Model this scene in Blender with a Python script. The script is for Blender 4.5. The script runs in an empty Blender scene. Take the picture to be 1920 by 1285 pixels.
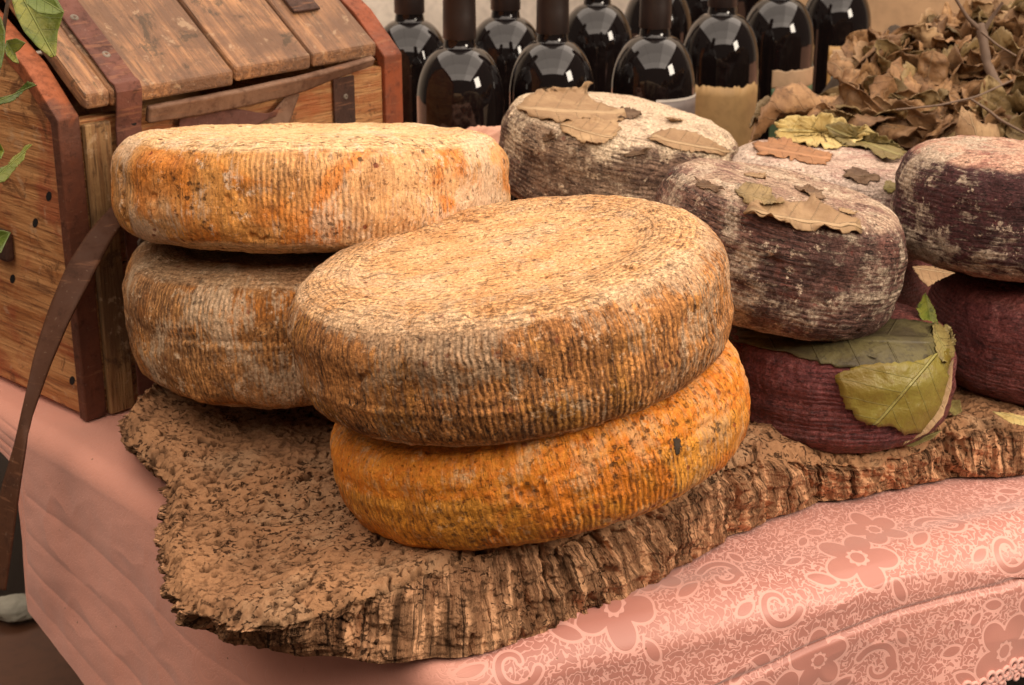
import bpy, math, random
import numpy as np
from mathutils import Vector, Matrix
from mathutils.bvhtree import BVHTree
from mathutils.geometry import tessellate_polygon
random.seed(7)
SC = bpy.context.scene
COL = SC.collection
# ------------------------------------------------------------------ camera, world, light, exposure
PITCH = math.radians(20); FPX = 3000.0; CAM = np.array([0, 0, .58])
cd = bpy.data.cameras.new('camera'); cam = bpy.data.objects.new('camera', cd); COL.objects.link(cam)
cam.location = CAM; cam.rotation_euler = (math.radians(90) - PITCH, 0, 0)
cd.sensor_width = 36; cd.lens = 36 * FPX / 1920; cd.clip_start = .02; cd.clip_end = 60
cd.dof.use_dof = True; cd.dof.focus_distance = 1.16; cd.dof.aperture_fstop = 16
SC.camera = cam
w = bpy.data.worlds.new('World'); SC.world = w; w.use_nodes = True
w.node_tree.nodes['Background'].inputs[0].default_value = (1.0, .76, .60, 1)
w.node_tree.nodes['Background'].inputs[1].default_value = .10
def area(name, loc, target, sx, sy, power, color):
    l = bpy.data.lights.new(name, 'AREA'); l.shape = 'RECTANGLE'; l.size = sx; l.size_y = sy
    l.energy = power; l.color = color
    o = bpy.data.objects.new(name, l); COL.objects.link(o); o.location = loc
    o.rotation_euler = (Vector(target) - Vector(loc)).to_track_quat('-Z', 'Y').to_euler()
    return o
for i in range(3):
    for j in range(4):
        L = (.1 + (i - 1) * 1.6, -1.35 + j * 1.45, 2.35)
        area('canopy_skylight', L, (L[0], L[1], 0), 1.588, 1.438, 13.0 * (1.4 if i == 2 else 1) * (1.45, 1.15, .95, 1.35)[j], (1.0, .84, .705))
area('side_daylight', (2.0, .35, 1.15), (.1, 1.2, .1), .7, .7, 30, (1.0, .86, .70))
SC.view_settings.view_transform = 'Standard'; SC.view_settings.look = 'None'
SC.view_settings.exposure = .24; SC.view_settings.gamma = 1; SC.view_settings.use_curve_mapping = False

# ------------------------------------------------------------------ pixel helpers (photo pixels, 1920 wide)
Fv = np.array([0, math.cos(PITCH), -math.sin(PITCH)]); Uv = np.array([0, math.sin(PITCH), math.cos(PITCH)]); Rv = np.array([1., 0, 0])
def ray(x, y): return Fv + Rv * (x - 960) / FPX - Uv * (y - 642.5) / FPX
def atz(x, y, z): v = ray(x, y); return CAM + v * (z - CAM[2]) / v[2]
def aty(x, y, Y): v = ray(x, y); return CAM + v * Y / v[1]

# ------------------------------------------------------------------ numpy noise
_rng = np.random.default_rng(3)
_perm = np.tile(_rng.permutation(256), 3)
_grad = _rng.normal(size=(256, 3)); _grad /= np.linalg.norm(_grad, axis=1)[:, None]
def perlin(P):
    P = np.asarray(P, float); i = np.floor(P).astype(int); f = P - i; i &= 255
    u = f * f * f * (f * (f * 6 - 15) + 10)
    def g(dx, dy, dz):
        h = _perm[_perm[_perm[(i[..., 0] + dx) & 255] + ((i[..., 1] + dy) & 255)] + ((i[..., 2] + dz) & 255)]
        G = _grad[h]
        return G[..., 0] * (f[..., 0] - dx) + G[..., 1] * (f[..., 1] - dy) + G[..., 2] * (f[..., 2] - dz)
    lx = lambda a, b: a + u[..., 0] * (b - a)
    y0 = lx(g(0, 0, 0), g(1, 0, 0)); y1 = lx(g(0, 1, 0), g(1, 1, 0)); y2 = lx(g(0, 0, 1), g(1, 0, 1)); y3 = lx(g(0, 1, 1), g(1, 1, 1))
    a = y0 + u[..., 1] * (y1 - y0); b = y2 + u[..., 1] * (y3 - y2)
    return (a + u[..., 2] * (b - a)) * 1.6
def fbm(P, s, o=4, r=.5, off=0.):
    P = np.asarray(P, float) * s + off; t = 0; a = 1
    for k in range(o): t = t + a * perlin(P + 17.3 * k); P = P * 2.03; a *= r
    return t
def sstep(a, b, x): t = np.clip((x - a) / (b - a), 0, 1); return t * t * (3 - 2 * t)

# ------------------------------------------------------------------ mesh helpers
def tag(o, label=None, cat=None, group=None, kind=None):
    if label: o['label'] = label
    if cat: o['category'] = cat
    if group: o['group'] = group
    if kind: o['kind'] = kind
    return o
def empty(name, loc=(0, 0, 0), rot=(0, 0, 0)):
    o = bpy.data.objects.new(name, None); COL.objects.link(o); o.location = loc; o.rotation_euler = rot; o.empty_display_size = .02
    return o
def mobj(name, V, Fc, mat, parent=None, smooth=True, uv=None, attrs=None, loc=None, mat_world=None):
    me = bpy.data.meshes.new(name)
    V = np.asarray(V, float).reshape(-1, 3)
    if isinstance(Fc, np.ndarray):
        nf, k = Fc.shape
        me.vertices.add(len(V)); me.vertices.foreach_set('co', V.ravel())
        me.loops.add(nf * k); me.loops.foreach_set('vertex_index', Fc.ravel().astype(np.int32))
        me.polygons.add(nf); me.polygons.foreach_set('loop_start', np.arange(0, nf * k, k, dtype=np.int32))
        me.polygons.foreach_set('loop_total', np.full(nf, k, np.int32)); me.update(calc_edges=True)
    else:
        me.from_pydata([tuple(v) for v in V], [], [tuple(f) for f in Fc]); me.update()
    me.validate()
    if uv is not None:
        l = me.uv_layers.new(name='UVMap'); idx = np.empty(len(me.loops), np.int32); me.loops.foreach_get('vertex_index', idx)
        l.data.foreach_set('uv', np.asarray(uv, np.float32)[idx].ravel())
    for k_, v_ in (attrs or {}).items():
        a = me.attributes.new(k_, 'FLOAT', 'POINT'); a.data.foreach_set('value', np.asarray(v_, np.float32).ravel())
    me.polygons.foreach_set('use_smooth', np.full(len(me.polygons), smooth)); 
    if mat: me.materials.append(mat)
    o = bpy.data.objects.new(name, me); COL.objects.link(o)
    if parent: o.parent = parent
    if loc is not None: o.location = loc
    return o
def grid_faces(nu, nv):      # vertex index = i*nv + j
    i, j = np.meshgrid(np.arange(nu - 1), np.arange(nv - 1), indexing='ij'); a = (i * nv + j).ravel()
    return np.stack([a, a + nv, a + nv + 1, a + 1], -1)
def solid(o, t, off=-1):
    m = o.modifiers.new('thickness', 'SOLIDIFY'); m.thickness = t; m.offset = off; return o
def bevel(o, wd, seg=2):
    m = o.modifiers.new('edge_round', 'BEVEL'); m.width = wd; m.segments = seg; m.limit_method = 'ANGLE'; m.angle_limit = .6; return o

# ------------------------------------------------------------------ node helper
class NT:
    def __init__(s, name):
        s.m = bpy.data.materials.new(name); s.m.use_nodes = True; s.t = s.m.node_tree; s.n = s.t.nodes; s.b = s.n['Principled BSDF']
    def new(s, ty, **k):
        n = s.n.new(ty)
        for a, v in k.items(): setattr(n, a, v)
        return n
    def put(s, sock, v):
        if isinstance(v, bpy.types.NodeSocket): s.t.links.new(v, sock)
        elif v is not None:
            if isinstance(v, tuple) and len(v) == 3 and sock.type == 'RGBA': v = (*v, 1)
            sock.default_value = v
    def coord(s, k='Object'): 
        return s.new('ShaderNodeTexCoord').outputs[k]
    def coord_sep(s, v, k):
        q = s.new('ShaderNodeSeparateXYZ'); s.put(q.inputs[0], v); return q.outputs[k]
    def attr(s, name, out='Fac'): return s.new('ShaderNodeAttribute', attribute_name=name).outputs[out]
    def mapp(s, v, sc=(1, 1, 1), loc=(0, 0, 0), rot=(0, 0, 0)):
        n = s.new('ShaderNodeMapping'); s.put(n.inputs['Vector'], v); n.inputs['Scale'].default_value = sc; n.inputs['Location'].default_value = loc; n.inputs['Rotation'].default_value = rot
        return n.outputs[0]
    def noise(s, v, sc, det=4, ro=.5, di=0., out='Fac'):
        n = s.new('ShaderNodeTexNoise'); s.put(n.inputs['Vector'], v); n.inputs['Scale'].default_value = sc; n.inputs['Detail'].default_value = det
        n.inputs['Roughness'].default_value = ro; n.inputs['Distortion'].default_value = di; return n.outputs[out]
    def voro(s, v, sc, feat='F1', out='Distance', rnd=1.):
        n = s.new('ShaderNodeTexVoronoi', feature=feat); s.put(n.inputs['Vector'], v); n.inputs['Scale'].default_value = sc; n.inputs['Randomness'].default_value = rnd
        return n.outputs[out]
    def ramp(s, f, a, b, c0=0., c1=1.):     # smooth remap
        n = s.new('ShaderNodeMapRange', interpolation_type='SMOOTHSTEP'); s.put(n.inputs[0], f)
        for k, v in zip((1, 2, 3, 4), (a, b, c0, c1)): s.put(n.inputs[k], v)
        return n.outputs[0]
    def math(s, op, a, b=0., c=None):
        n = s.new('ShaderNodeMath', operation=op); s.put(n.inputs[0], a); s.put(n.inputs[1], b)
        if c is not None: s.put(n.inputs[2], c)
        return n.outputs[0]
    def mix(s, f, a, b, mode='MIX'):
        n = s.new('ShaderNodeMix', data_type='RGBA', blend_type=mode); s.put(n.inputs[0], f); s.put(n.inputs[6], a); s.put(n.inputs[7], b)
        return n.outputs[2]
    def bump(s, h, st=1., d=.001, nrm=None):
        n = s.new('ShaderNodeBump'); s.put(n.inputs['Height'], h); n.inputs['Strength'].default_value = st; n.inputs['Distance'].default_value = d
        if nrm is not None: s.put(n.inputs['Normal'], nrm)
        return n.outputs[0]
    def out(s, col=None, ro=None, nrm=None, **k):
        if col is not None: s.put(s.b.inputs['Base Color'], col)
        if ro is not None: s.put(s.b.inputs['Roughness'], ro)
        if nrm is not None: s.put(s.b.inputs['Normal'], nrm)
        for a, v in k.items(): s.put(s.b.inputs[a.replace('_', ' ')], v)
        return s.m

# ------------------------------------------------------------------ materials
def mat_cheese(name, base, alt, crust, mold, mold_amt=.5, crust_amt=.5, groove=.6, crumb=.5, top_col=None, top_mold=.0, spots=.5, horiz=False, seed=0., sat_stain=None, pitch=.0045, rough=.75, rim_mold=.10, grain=1.):
    n = NT(name); uv = n.coord('UV'); ob = n.mapp(n.coord('Object'), loc=(seed, seed * .7, seed * .3)); side = n.attr('side')
    big = n.noise(ob, 7, 4, .55); med = n.noise(ob, 26, 6, .62, .4); fine = n.noise(ob, 150, 5, .65)
    us = n.mapp(uv, loc=(seed, seed, 0))
    if horiz: stre = n.noise(n.mapp(us, (48, 330, 1)), 1, 6, .7, .8); stre2 = n.noise(n.mapp(us, (55, 800, 1)), 1, 4, .6)
    else: stre = n.noise(n.mapp(us, (330, 24, 1)), 1, 5, .65, .4); stre2 = n.noise(n.mapp(us, (90, 14, 1)), 1, 4, .6)
    c = n.mix(n.ramp(big, .38, .62), base, alt)
    if sat_stain: c = n.mix(n.math('MULTIPLY', n.ramp(n.noise(ob, 11, 5, .6, 1.), .51, .62), .8), c, sat_stain)
    c = n.mix(n.math('MULTIPLY', n.ramp(med, .45, .66), crust_amt), c, crust)
    c = n.mix(n.math('MULTIPLY', n.math('MULTIPLY', n.ramp(stre, .42, .66), side), groove), c, crust)
    if top_col:
        tt = n.mix(n.ramp(med, .4, .65), top_col[0], top_col[1]); c = n.mix(n.ramp(n.math('ADD', side, n.math('MULTIPLY', n.math('SUBTRACT', med, .5), .9)), .15, .65, 1, 0), c, tt)
    # ridges left by the basket
    uu = n.new('ShaderNodeSeparateXYZ'); n.put(uu.inputs[0], uv)
    wob = n.math('MULTIPLY', n.noise(n.mapp(us, (22, 70, 1)), 1, 4, .6), 10.)
    ph = n.math('ADD', n.math('MULTIPLY', uu.outputs[1 if horiz else 0], 6.2832 / pitch), wob)
    rid = n.math('ADD', n.math('MULTIPLY', n.math('SINE', ph), .5), .5)
    calm = n.attr('calm'); ramt = n.math('MULTIPLY', n.math('MULTIPLY', side, n.math('SUBTRACT', 1., calm)), n.ramp(n.noise(ob, 12, 4, .6), .42, .60, .12, 1.))
    groovemask = n.math('MULTIPLY', n.math('MULTIPLY', n.ramp(rid, .38, .06), ramt), n.ramp(n.noise(n.mapp(us, (120, 160, 1)), 1, 3, .6), .40, .56))
    c = n.mix(n.math('MULTIPLY', groovemask, groove), c, crust)
    c = n.mix(n.math('MULTIPLY', calm, .8), c, n.mix(n.ramp(fine, .35, .65), base, sat_stain or base))
    # short dashes pressed along the ridges
    dsh = n.noise(n.mapp(us, (90, 520, 1) if horiz else (430, 120, 1)), 1, 4, .62, .3); dm = n.math('MULTIPLY', n.math('MULTIPLY', n.ramp(dsh, .56, .64), side), n.ramp(n.noise(ob, 18, 4, .65), .42, .56, .15, 1.))
    c = n.mix(n.math('MULTIPLY', dm, min(1., groove + .1)), c, tuple(q * .55 for q in crust))
    # woven marks of the cloth on the faces
    d1 = n.noise(n.mapp(ob, (100, 560, 260), rot=(0, 0, .12)), 1, 4, .6, .8); d2 = n.noise(n.mapp(ob, (420, 420, 260)), 1, 3, .65)
    cr = n.math('MULTIPLY', n.ramp(d1, .55, .64), n.ramp(n.noise(ob, 34, 4, .6), .38, .6, .2, 1))
    topm = n.math('SUBTRACT', 1., n.math('MULTIPLY', side, .9))
    c = n.mix(n.math('MULTIPLY', n.math('MULTIPLY', cr, topm), crumb), c, crust)
    sv = uu.outputs[1]
    ring = n.noise(n.mapp(us, (95, 620, 1)), 1, 4, .6, .5); ringm = n.math('MULTIPLY', n.math('MULTIPLY', n.ramp(ring, .55, .62), topm), n.ramp(sv, .085, .125))
    rw = n.math('ADD', n.math('MULTIPLY', n.math('SINE', n.math('ADD', n.math('MULTIPLY', sv, 6.2832 / .0052), n.math('MULTIPLY', n.noise(ob, 30, 3, .5), 3.))), .5), .5)
    rwm = n.math('MULTIPLY', n.math('MULTIPLY', n.ramp(rw, .35, .05), topm), n.math('MULTIPLY', n.ramp(sv, .08, .115), n.ramp(n.noise(n.mapp(us, (220, 100, 1)), 1, 3, .6), .40, .58)))
    c = n.mix(n.math('MULTIPLY', n.math('MAXIMUM', ringm, rwm), crumb * .6), c, crust)
    # mould bloom, strongest on the worn upper edge
    rim = n.attr('rim')
    mo = n.math('MULTIPLY', n.ramp(n.math('ADD', n.math('ADD', n.math('MULTIPLY', n.noise(ob, 15, 9, .72, .3), .75), n.math('MULTIPLY', stre, .25)), n.math('MULTIPLY', rim, rim_mold)), .50, .58), mold_amt)
    c = n.mix(mo, c, n.mix(n.ramp(fine, .35, .65), mold, tuple(q * .78 for q in mold)))
    c = n.mix(n.math('MULTIPLY', n.ramp(n.noise(ob, 70, 8, .78), .57, .63), min(1, mold_amt + .1)), c, mold)
    gr = n.noise(ob, 420, 4, .7); pit3 = n.ramp(n.noise(ob, 240, 4, .7, .4), .60, .67)
    c = n.mix(n.math('MULTIPLY', n.ramp(gr, .40, .62), .62 * grain), c, n.mix(1., c, (.46, .36, .28), 'MULTIPLY'))
    c = n.mix(n.math('MULTIPLY', n.ramp(gr, .52, .38, 0, 1), .38 * grain), c, n.mix(1., c, (1.5, 1.42, 1.35), 'MULTIPLY'))
    c = n.mix(n.math('MULTIPLY', pit3, .6), c, tuple(q * .7 for q in crust))
    # dark specks, crumbs
    vs = n.voro(n.mapp(ob, (1, 1, 1.3)), 120, rnd=1.); vm = n.ramp(n.noise(ob, 19, 5, .7), .52, .60)
    sp = n.math('MULTIPLY', n.ramp(n.math('ADD', vs, n.math('MULTIPLY', n.math('SUBTRACT', gr, .5), .9)), .30, .16), vm)
    c = n.mix(n.math('MULTIPLY', sp, spots), c, (.06, .028, .012))
    vs2 = n.ramp(n.math('ADD', n.voro(n.mapp(ob, loc=(3.1, 0, 0)), 48), n.math('MULTIPLY', n.math('SUBTRACT', fine, .5), .35)), .12, .07); c = n.mix(n.math('MULTIPLY', vs2, spots), c, (.16, .015, .008))
    h = n.math('ADD', n.math('MULTIPLY', med, .8), n.math('MULTIPLY', fine, .7))
    h = n.math('ADD', h, n.math('MULTIPLY', n.math('MULTIPLY', rid, ramt), .55 if not horiz else .3))
    h = n.math('ADD', h, n.math('MULTIPLY', n.math('MULTIPLY', stre, side), .6))
    h = n.math('SUBTRACT', h, n.math('MULTIPLY', n.math('MULTIPLY', cr, topm), .32))
    h = n.math('SUBTRACT', h, n.math('MULTIPLY', n.math('ADD', sp, n.math('ADD', dm, pit3)), .45))
    h = n.math('SUBTRACT', h, n.math('MULTIPLY', n.math('ADD', ringm, rwm), .22))
    h = n.math('ADD', h, n.math('ADD', n.math('MULTIPLY', d2, .35), n.math('MULTIPLY', gr, .35)))
    return n.out(c, rough, n.bump(h, 1., .0036 * (.45 + .55 * grain)), Specular_IOR_Level=.3, Subsurface_Weight=.0)

def mat_wood(name, a, b, dark, axis=0, gscale=9, stain=None, rough=.55, tilt=0., dirt=(.48, .62, .65)):
    n = NT(name); ob = n.coord('Object'); info = n.new('ShaderNodeObjectInfo').outputs['Random']
    cb = n.new('ShaderNodeCombineXYZ'); n.put(cb.inputs[0], n.math('MULTIPLY', info, 5.)); n.put(cb.inputs[1], n.math('MULTIPLY', info, 11.)); n.put(cb.inputs[2], n.math('MULTIPLY', info, 3.))
    va = n.new('ShaderNodeVectorMath', operation='ADD'); n.put(va.inputs[0], ob); n.put(va.inputs[1], cb.outputs[0]); v = n.mapp(va.outputs[0], rot=(tilt, 0, 0))
    sc = [1, 1, 1]; sc = [16 * gscale] * 3; sc[axis] = gscale * .9
    g = n.noise(n.mapp(v, tuple(sc)), 1, 6, .65, .8); g2 = n.noise(n.mapp(v, tuple(3.2 * q for q in sc)), 1, 4, .6, .3)
    big = n.noise(v, 9, 4, .6, 1.); gr = n.noise(v, 120, 4, .7)
    c = n.mix(n.ramp(g, .35, .65), a, b); c = n.mix(n.math('MULTIPLY', n.ramp(g2, .52, .68), .75), c, dark)
    c = n.mix(n.math('MULTIPLY', n.ramp(n.math('ADD', n.math('MULTIPLY', big, .8), n.math('MULTIPLY', g, .2)), dirt[0], dirt[1]), dirt[2]), c, stain or dark)
    c = n.mix(n.math('MULTIPLY', n.ramp(gr, .58, .72), .5), c, dark)
    c = n.mix(n.math('MULTIPLY', n.ramp(n.noise(v, 45, 6, .7, .3), .58, .66), .4), c, (.62, .44, .27)); c = n.mix(n.math('MULTIPLY', n.ramp(n.noise(v, 22, 8, .78, .6), .55, .62), .7), c, tuple(q * .8 for q in dark))
    h = n.math('ADD', n.math('MULTIPLY', g, 1.), n.math('ADD', n.math('MULTIPLY', g2, .7), n.math('MULTIPLY', gr, .4)))
    return n.out(c, n.ramp(big, .3, .7, rough - .12, rough + .15), n.bump(h, 1., .0022), Specular_IOR_Level=.4)

def mat_rust(name, a, b, c3, rough=.5, bs=.0012, scale=1., upper=None):
    n = NT(name); ob = n.coord('Object')
    m = n.noise(ob, 18 * scale, 6, .65, .5); f = n.noise(ob, 90 * scale, 6, .7); st = n.noise(n.mapp(ob, (20, 20, 190)), 1, 4, .6)
    c = n.mix(n.ramp(m, .4, .62), a, b); c = n.mix(n.math('MULTIPLY', n.ramp(f, .5, .68), .7), c, c3); c = n.mix(n.math('MULTIPLY', n.ramp(st, .58, .66), .3), c, (.36, .16, .08))
    if upper:
        sz = n.new('ShaderNodeSeparateXYZ'); n.put(sz.inputs[0], ob); c = n.mix(n.ramp(n.math('ADD', sz.outputs[2], n.math('MULTIPLY', n.math('SUBTRACT', m, .5), .12)), .270, .295), c, n.mix(n.ramp(f, .4, .65), upper, tuple(q * .55 for q in upper)))
    c = n.mix(n.math('MULTIPLY', n.ramp(n.noise(ob, 240, 2, .5), .68, .74), .3), c, (.30, .2, .14))
    return n.out(c, n.ramp(f, .3, .7, rough, rough + .25), n.bump(n.math('ADD', m, f), 1., bs), Specular_IOR_Level=.22)

M = {}
M['cheeseA'] = mat_cheese('orange_pale_rind', (.92, .42, .10), (.88, .54, .26), (.30, .11, .035), (.95, .72, .50), .6, .30, .45, .75, ((.92, .62, .32), (.88, .54, .25)), spots=.8, seed=1.3, sat_stain=(.86, .27, .03), rim_mold=.04, grain=.5)
M['cheeseB'] = mat_cheese('brown_bloomed_rind', (.86, .42, .14), (.70, .37, .16), (.17, .07, .025), (.92, .68, .44), .75, .6, .8, .6, ((.56, .32, .16), (.62, .40, .22)), spots=.55, seed=4.1, sat_stain=(.70, .24, .03), rim_mold=-.02, grain=.8)
M['cheeseC'] = mat_cheese('golden_dry_rind', (.84, .37, .11), (.56, .25, .085), (.11, .042, .017), (.92, .66, .42), .55, .50, .85, .85, ((.90, .55, .27), (.80, .42, .17)), spots=.5, seed=7.7, sat_stain=(.68, .31, .06), rim_mold=.10)
M['cheeseD'] = mat_cheese('bright_orange_rind', (.92, .34, .035), (.88, .38, .05), (.30, .10, .02), (.88, .58, .30), .45, .30, .60, .5, ((.86, .36, .05), (.80, .30, .04)), spots=.7, seed=2.2, sat_stain=(.78, .21, .015), rough=.52, rim_mold=.0, grain=.45)
M['cheeseE'] = mat_cheese('grey_white_mouldy_rind', (.46, .33, .22), (.26, .155, .11), (.075, .04, .03), (.88, .71, .50), .95, .75, .9, .8, ((.82, .66, .48), (.60, .45, .32)), spots=.5, horiz=True, seed=5.2, pitch=.005, rim_mold=.06)
M['cheeseF'] = mat_cheese('mauve_grey_mouldy_rind', (.28, .155, .115), (.17, .08, .065), (.045, .02, .016), (.76, .62, .46), .7, .8, .95, .9, ((.50, .35, .25), (.26, .14, .11)), spots=.5, horiz=True, seed=9.9, pitch=.005, sat_stain=(.25, .08, .06), rim_mold=-.02)
M['cheeseG'] = mat_cheese('dark_plum_bloomed_rind', (.11, .032, .034), (.085, .03, .03), (.03, .012, .012), (.66, .53, .40), .9, .5, .6, .6, ((.66, .42, .30), (.34, .13, .10)), spots=.2, horiz=True, seed=3.4, pitch=.005, rim_mold=.03)
M['cheeseI'] = mat_cheese('burgundy_wine_rind', (.20, .052, .052), (.25, .075, .068), (.06, .016, .02), (.40, .18, .16), .3, .45, .6, .5, ((.24, .07, .06), (.15, .05, .045)), spots=.1, horiz=True, seed=6.5, pitch=.0045, rough=.48, rim_mold=-.03)
M['cheeseJ'] = mat_cheese('pale_mauve_rind', (.50, .33, .28), (.42, .25, .22), (.2, .1, .09), (.80, .68, .56), .6, .5, .5, .5, ((.66, .50, .40), (.44, .26, .22)), spots=.2, horiz=True, seed=8.5)
M['wood_f'] = mat_wood('trunk_board_wood', (.50, .26, .10), (.34, .13, .04), (.07, .03, .014), 0, stain=(.36, .095, .028))
M['wood_l'] = mat_wood('trunk_lid_wood', (.47, .235, .105), (.27, .125, .058), (.06, .042, .022), 1, stain=(.16, .085, .05), tilt=-.628, dirt=(.36, .58, .92))
M['wood_p'] = mat_wood('trunk_post_wood', (.38, .23, .10), (.24, .12, .048), (.07, .034, .015), 2)
M['wood_e'] = mat_wood('trunk_end_wood', (.66, .33, .13), (.40, .15, .045), (.14, .05, .02), 1, gscale=5, stain=(.36, .075, .03))
M['iron'] = mat_rust('rust_brown_iron', (.105, .042, .030), (.155, .058, .040), (.05, .022, .016))
M['redband'] = mat_rust('rusty_red_edge_band', (.27, .070, .028), (.17, .055, .030), (.08, .025, .016), .45)
M['brownband'] = mat_rust('brown_edge_band', (.115, .045, .028), (.16, .055, .03), (.06, .025, .016), .45, upper=(.34, .10, .04))
M['darkiron'] = mat_rust('dark_brown_iron', (.055, .028, .02), (.08, .038, .026), (.03, .018, .014))
M['screw'] = mat_rust('worn_screw_steel', (.16, .13, .10), (.24, .2, .16), (.05, .03, .02), .35, .0003)
M['leather'] = mat_rust('worn_brown_leather', (.085, .034, .017), (.10, .042, .022), (.05, .021, .012), .5, .0005, .6)
M['tongue'] = mat_rust('grey_brown_cracked_leather', (.22, .13, .085), (.15, .08, .05), (.08, .04, .025), .6, .0008)
def mat_cork():
    n = NT('weathered_cork_bark'); ob = n.coord('Object'); uv = n.coord('UV'); e = n.attr('edge'); pit = n.attr('pit')
    big = n.noise(ob, 8, 4, .6); med = n.noise(ob, 40, 6, .65, .6); fine = n.noise(ob, 210, 5, .7)
    c = n.mix(n.ramp(big, .36, .62), (.43, .225, .11), (.31, .16, .08)); c = n.mix(n.math('MULTIPLY', n.ramp(med, .5, .64), .55), c, (.20, .10, .05))
    c = n.mix(n.math('MULTIPLY', n.ramp(n.noise(ob, 16, 6, .7, .5), .5, .62), .6), c, (.46, .28, .155))
    gv = n.noise(n.mapp(uv, (105, 13, 1)), 1, 7, .66, .25); gw = n.noise(n.mapp(uv, (30, 10, 1)), 1, 5, .65, .6); gl = n.noise(n.mapp(uv, (40, 130, 1)), 1, 5, .7, .3)
    ce = n.mix(n.ramp(gv, .38, .66), (.66, .36, .19), (.45, .215, .105)); ce = n.mix(n.math('MULTIPLY', n.ramp(gv, .59, .66), .9), ce, (.045, .02, .01))
    gs = n.noise(n.mapp(uv, (210, 11, 1), loc=(3, 1, 0)), 1, 5, .6, .2); ce = n.mix(n.math('MULTIPLY', n.math('MULTIPLY', n.ramp(gs, .57, .63), n.ramp(gw, .38, .52)), .92), ce, (.035, .015, .008)); ce = n.mix(n.math('MULTIPLY', n.ramp(gw, .5, .64), .5), ce, (.17, .085, .04)); ce = n.mix(n.math('MULTIPLY', n.ramp(gl, .6, .68), .4), ce, (.06, .03, .015))
    c = n.mix(e, c, ce)
    hole = n.math('MULTIPLY', n.ramp(n.noise(n.mapp(ob, (1, 1.3, 1)), 185, 4, .6, .8), .56, .62), n.ramp(n.noise(ob, 9, 5, .65), .36, .54, .22, 1.))
    c = n.mix(n.math('MULTIPLY', hole, .92), c, (.05, .022, .011)); c = n.mix(n.math('MULTIPLY', pit, .8), c, (.06, .028, .014))
    h = n.math('ADD', n.math('MULTIPLY', med, 1.), n.math('MULTIPLY', fine, .5)); h = n.math('SUBTRACT', h, n.math('MULTIPLY', hole, 1.6))
    h = n.math('SUBTRACT', h, n.math('MULTIPLY', n.math('MULTIPLY', n.math('ADD', n.ramp(gv, .45, .66), n.ramp(gs, .54, .63)), e), 1.6))
    return n.out(c, .9, n.bump(h, 1., .0036), Specular_IOR_Level=.15)
M['cork'] = mat_cork()
def mat_cloth():
    n = NT('salmon_damask_cloth'); uv = n.coord('UV'); sd = n.attr('motif'); plain = n.attr('plain')
    worm = n.noise(n.mapp(uv, (1, 1, 1)), 215, .6, .4, .5); wl = n.ramp(n.math('ABSOLUTE', n.math('SUBTRACT', worm, .5)), .045, .065, 1, 0)
    inside = n.ramp(sd, -.0004, .0004, 1, 0); line = n.ramp(n.math('ABSOLUTE', n.math('SUBTRACT', sd, .0016)), .0008, .0013, 1, 0)
    outside = n.ramp(sd, .0018, .0026); lightm = n.math('MAXIMUM', n.math('MULTIPLY', wl, outside), line)
    dk = n.math('MULTIPLY', n.math('SUBTRACT', 1., lightm), n.math('SUBTRACT', 1., plain))
    weave = n.noise(uv, 900, 2, .5); soil = n.noise(uv, 9, 4, .6)
    cl = (.78, .40, .33); cdk = (.50, .205, .16)
    c = n.mix(dk, cl, cdk); c = n.mix(n.math('MULTIPLY', plain, 1.), c, (.76, .34, .245)); c = n.mix(n.math('MULTIPLY', n.ramp(soil, .45, .65), .25), c, (.60, .27, .2))
    c = n.mix(n.ramp(n.voro(uv, 42), .05, .03), c, (.28, .12, .06)); c = n.mix(n.math('MULTIPLY', n.ramp(n.noise(uv, 60, 6, .75), .62, .7), .35), c, (.50, .2, .13))
    ro = n.mix(dk, (.58, .58, .58), (.42, .42, .42))
    h = n.math('ADD', n.math('MULTIPLY', lightm, .7), n.math('MULTIPLY', weave, .3))
    return n.out(c, ro, n.bump(h, .5, .0004), Specular_IOR_Level=.5, Sheen_Weight=.35)
M['cloth'] = mat_cloth()
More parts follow.
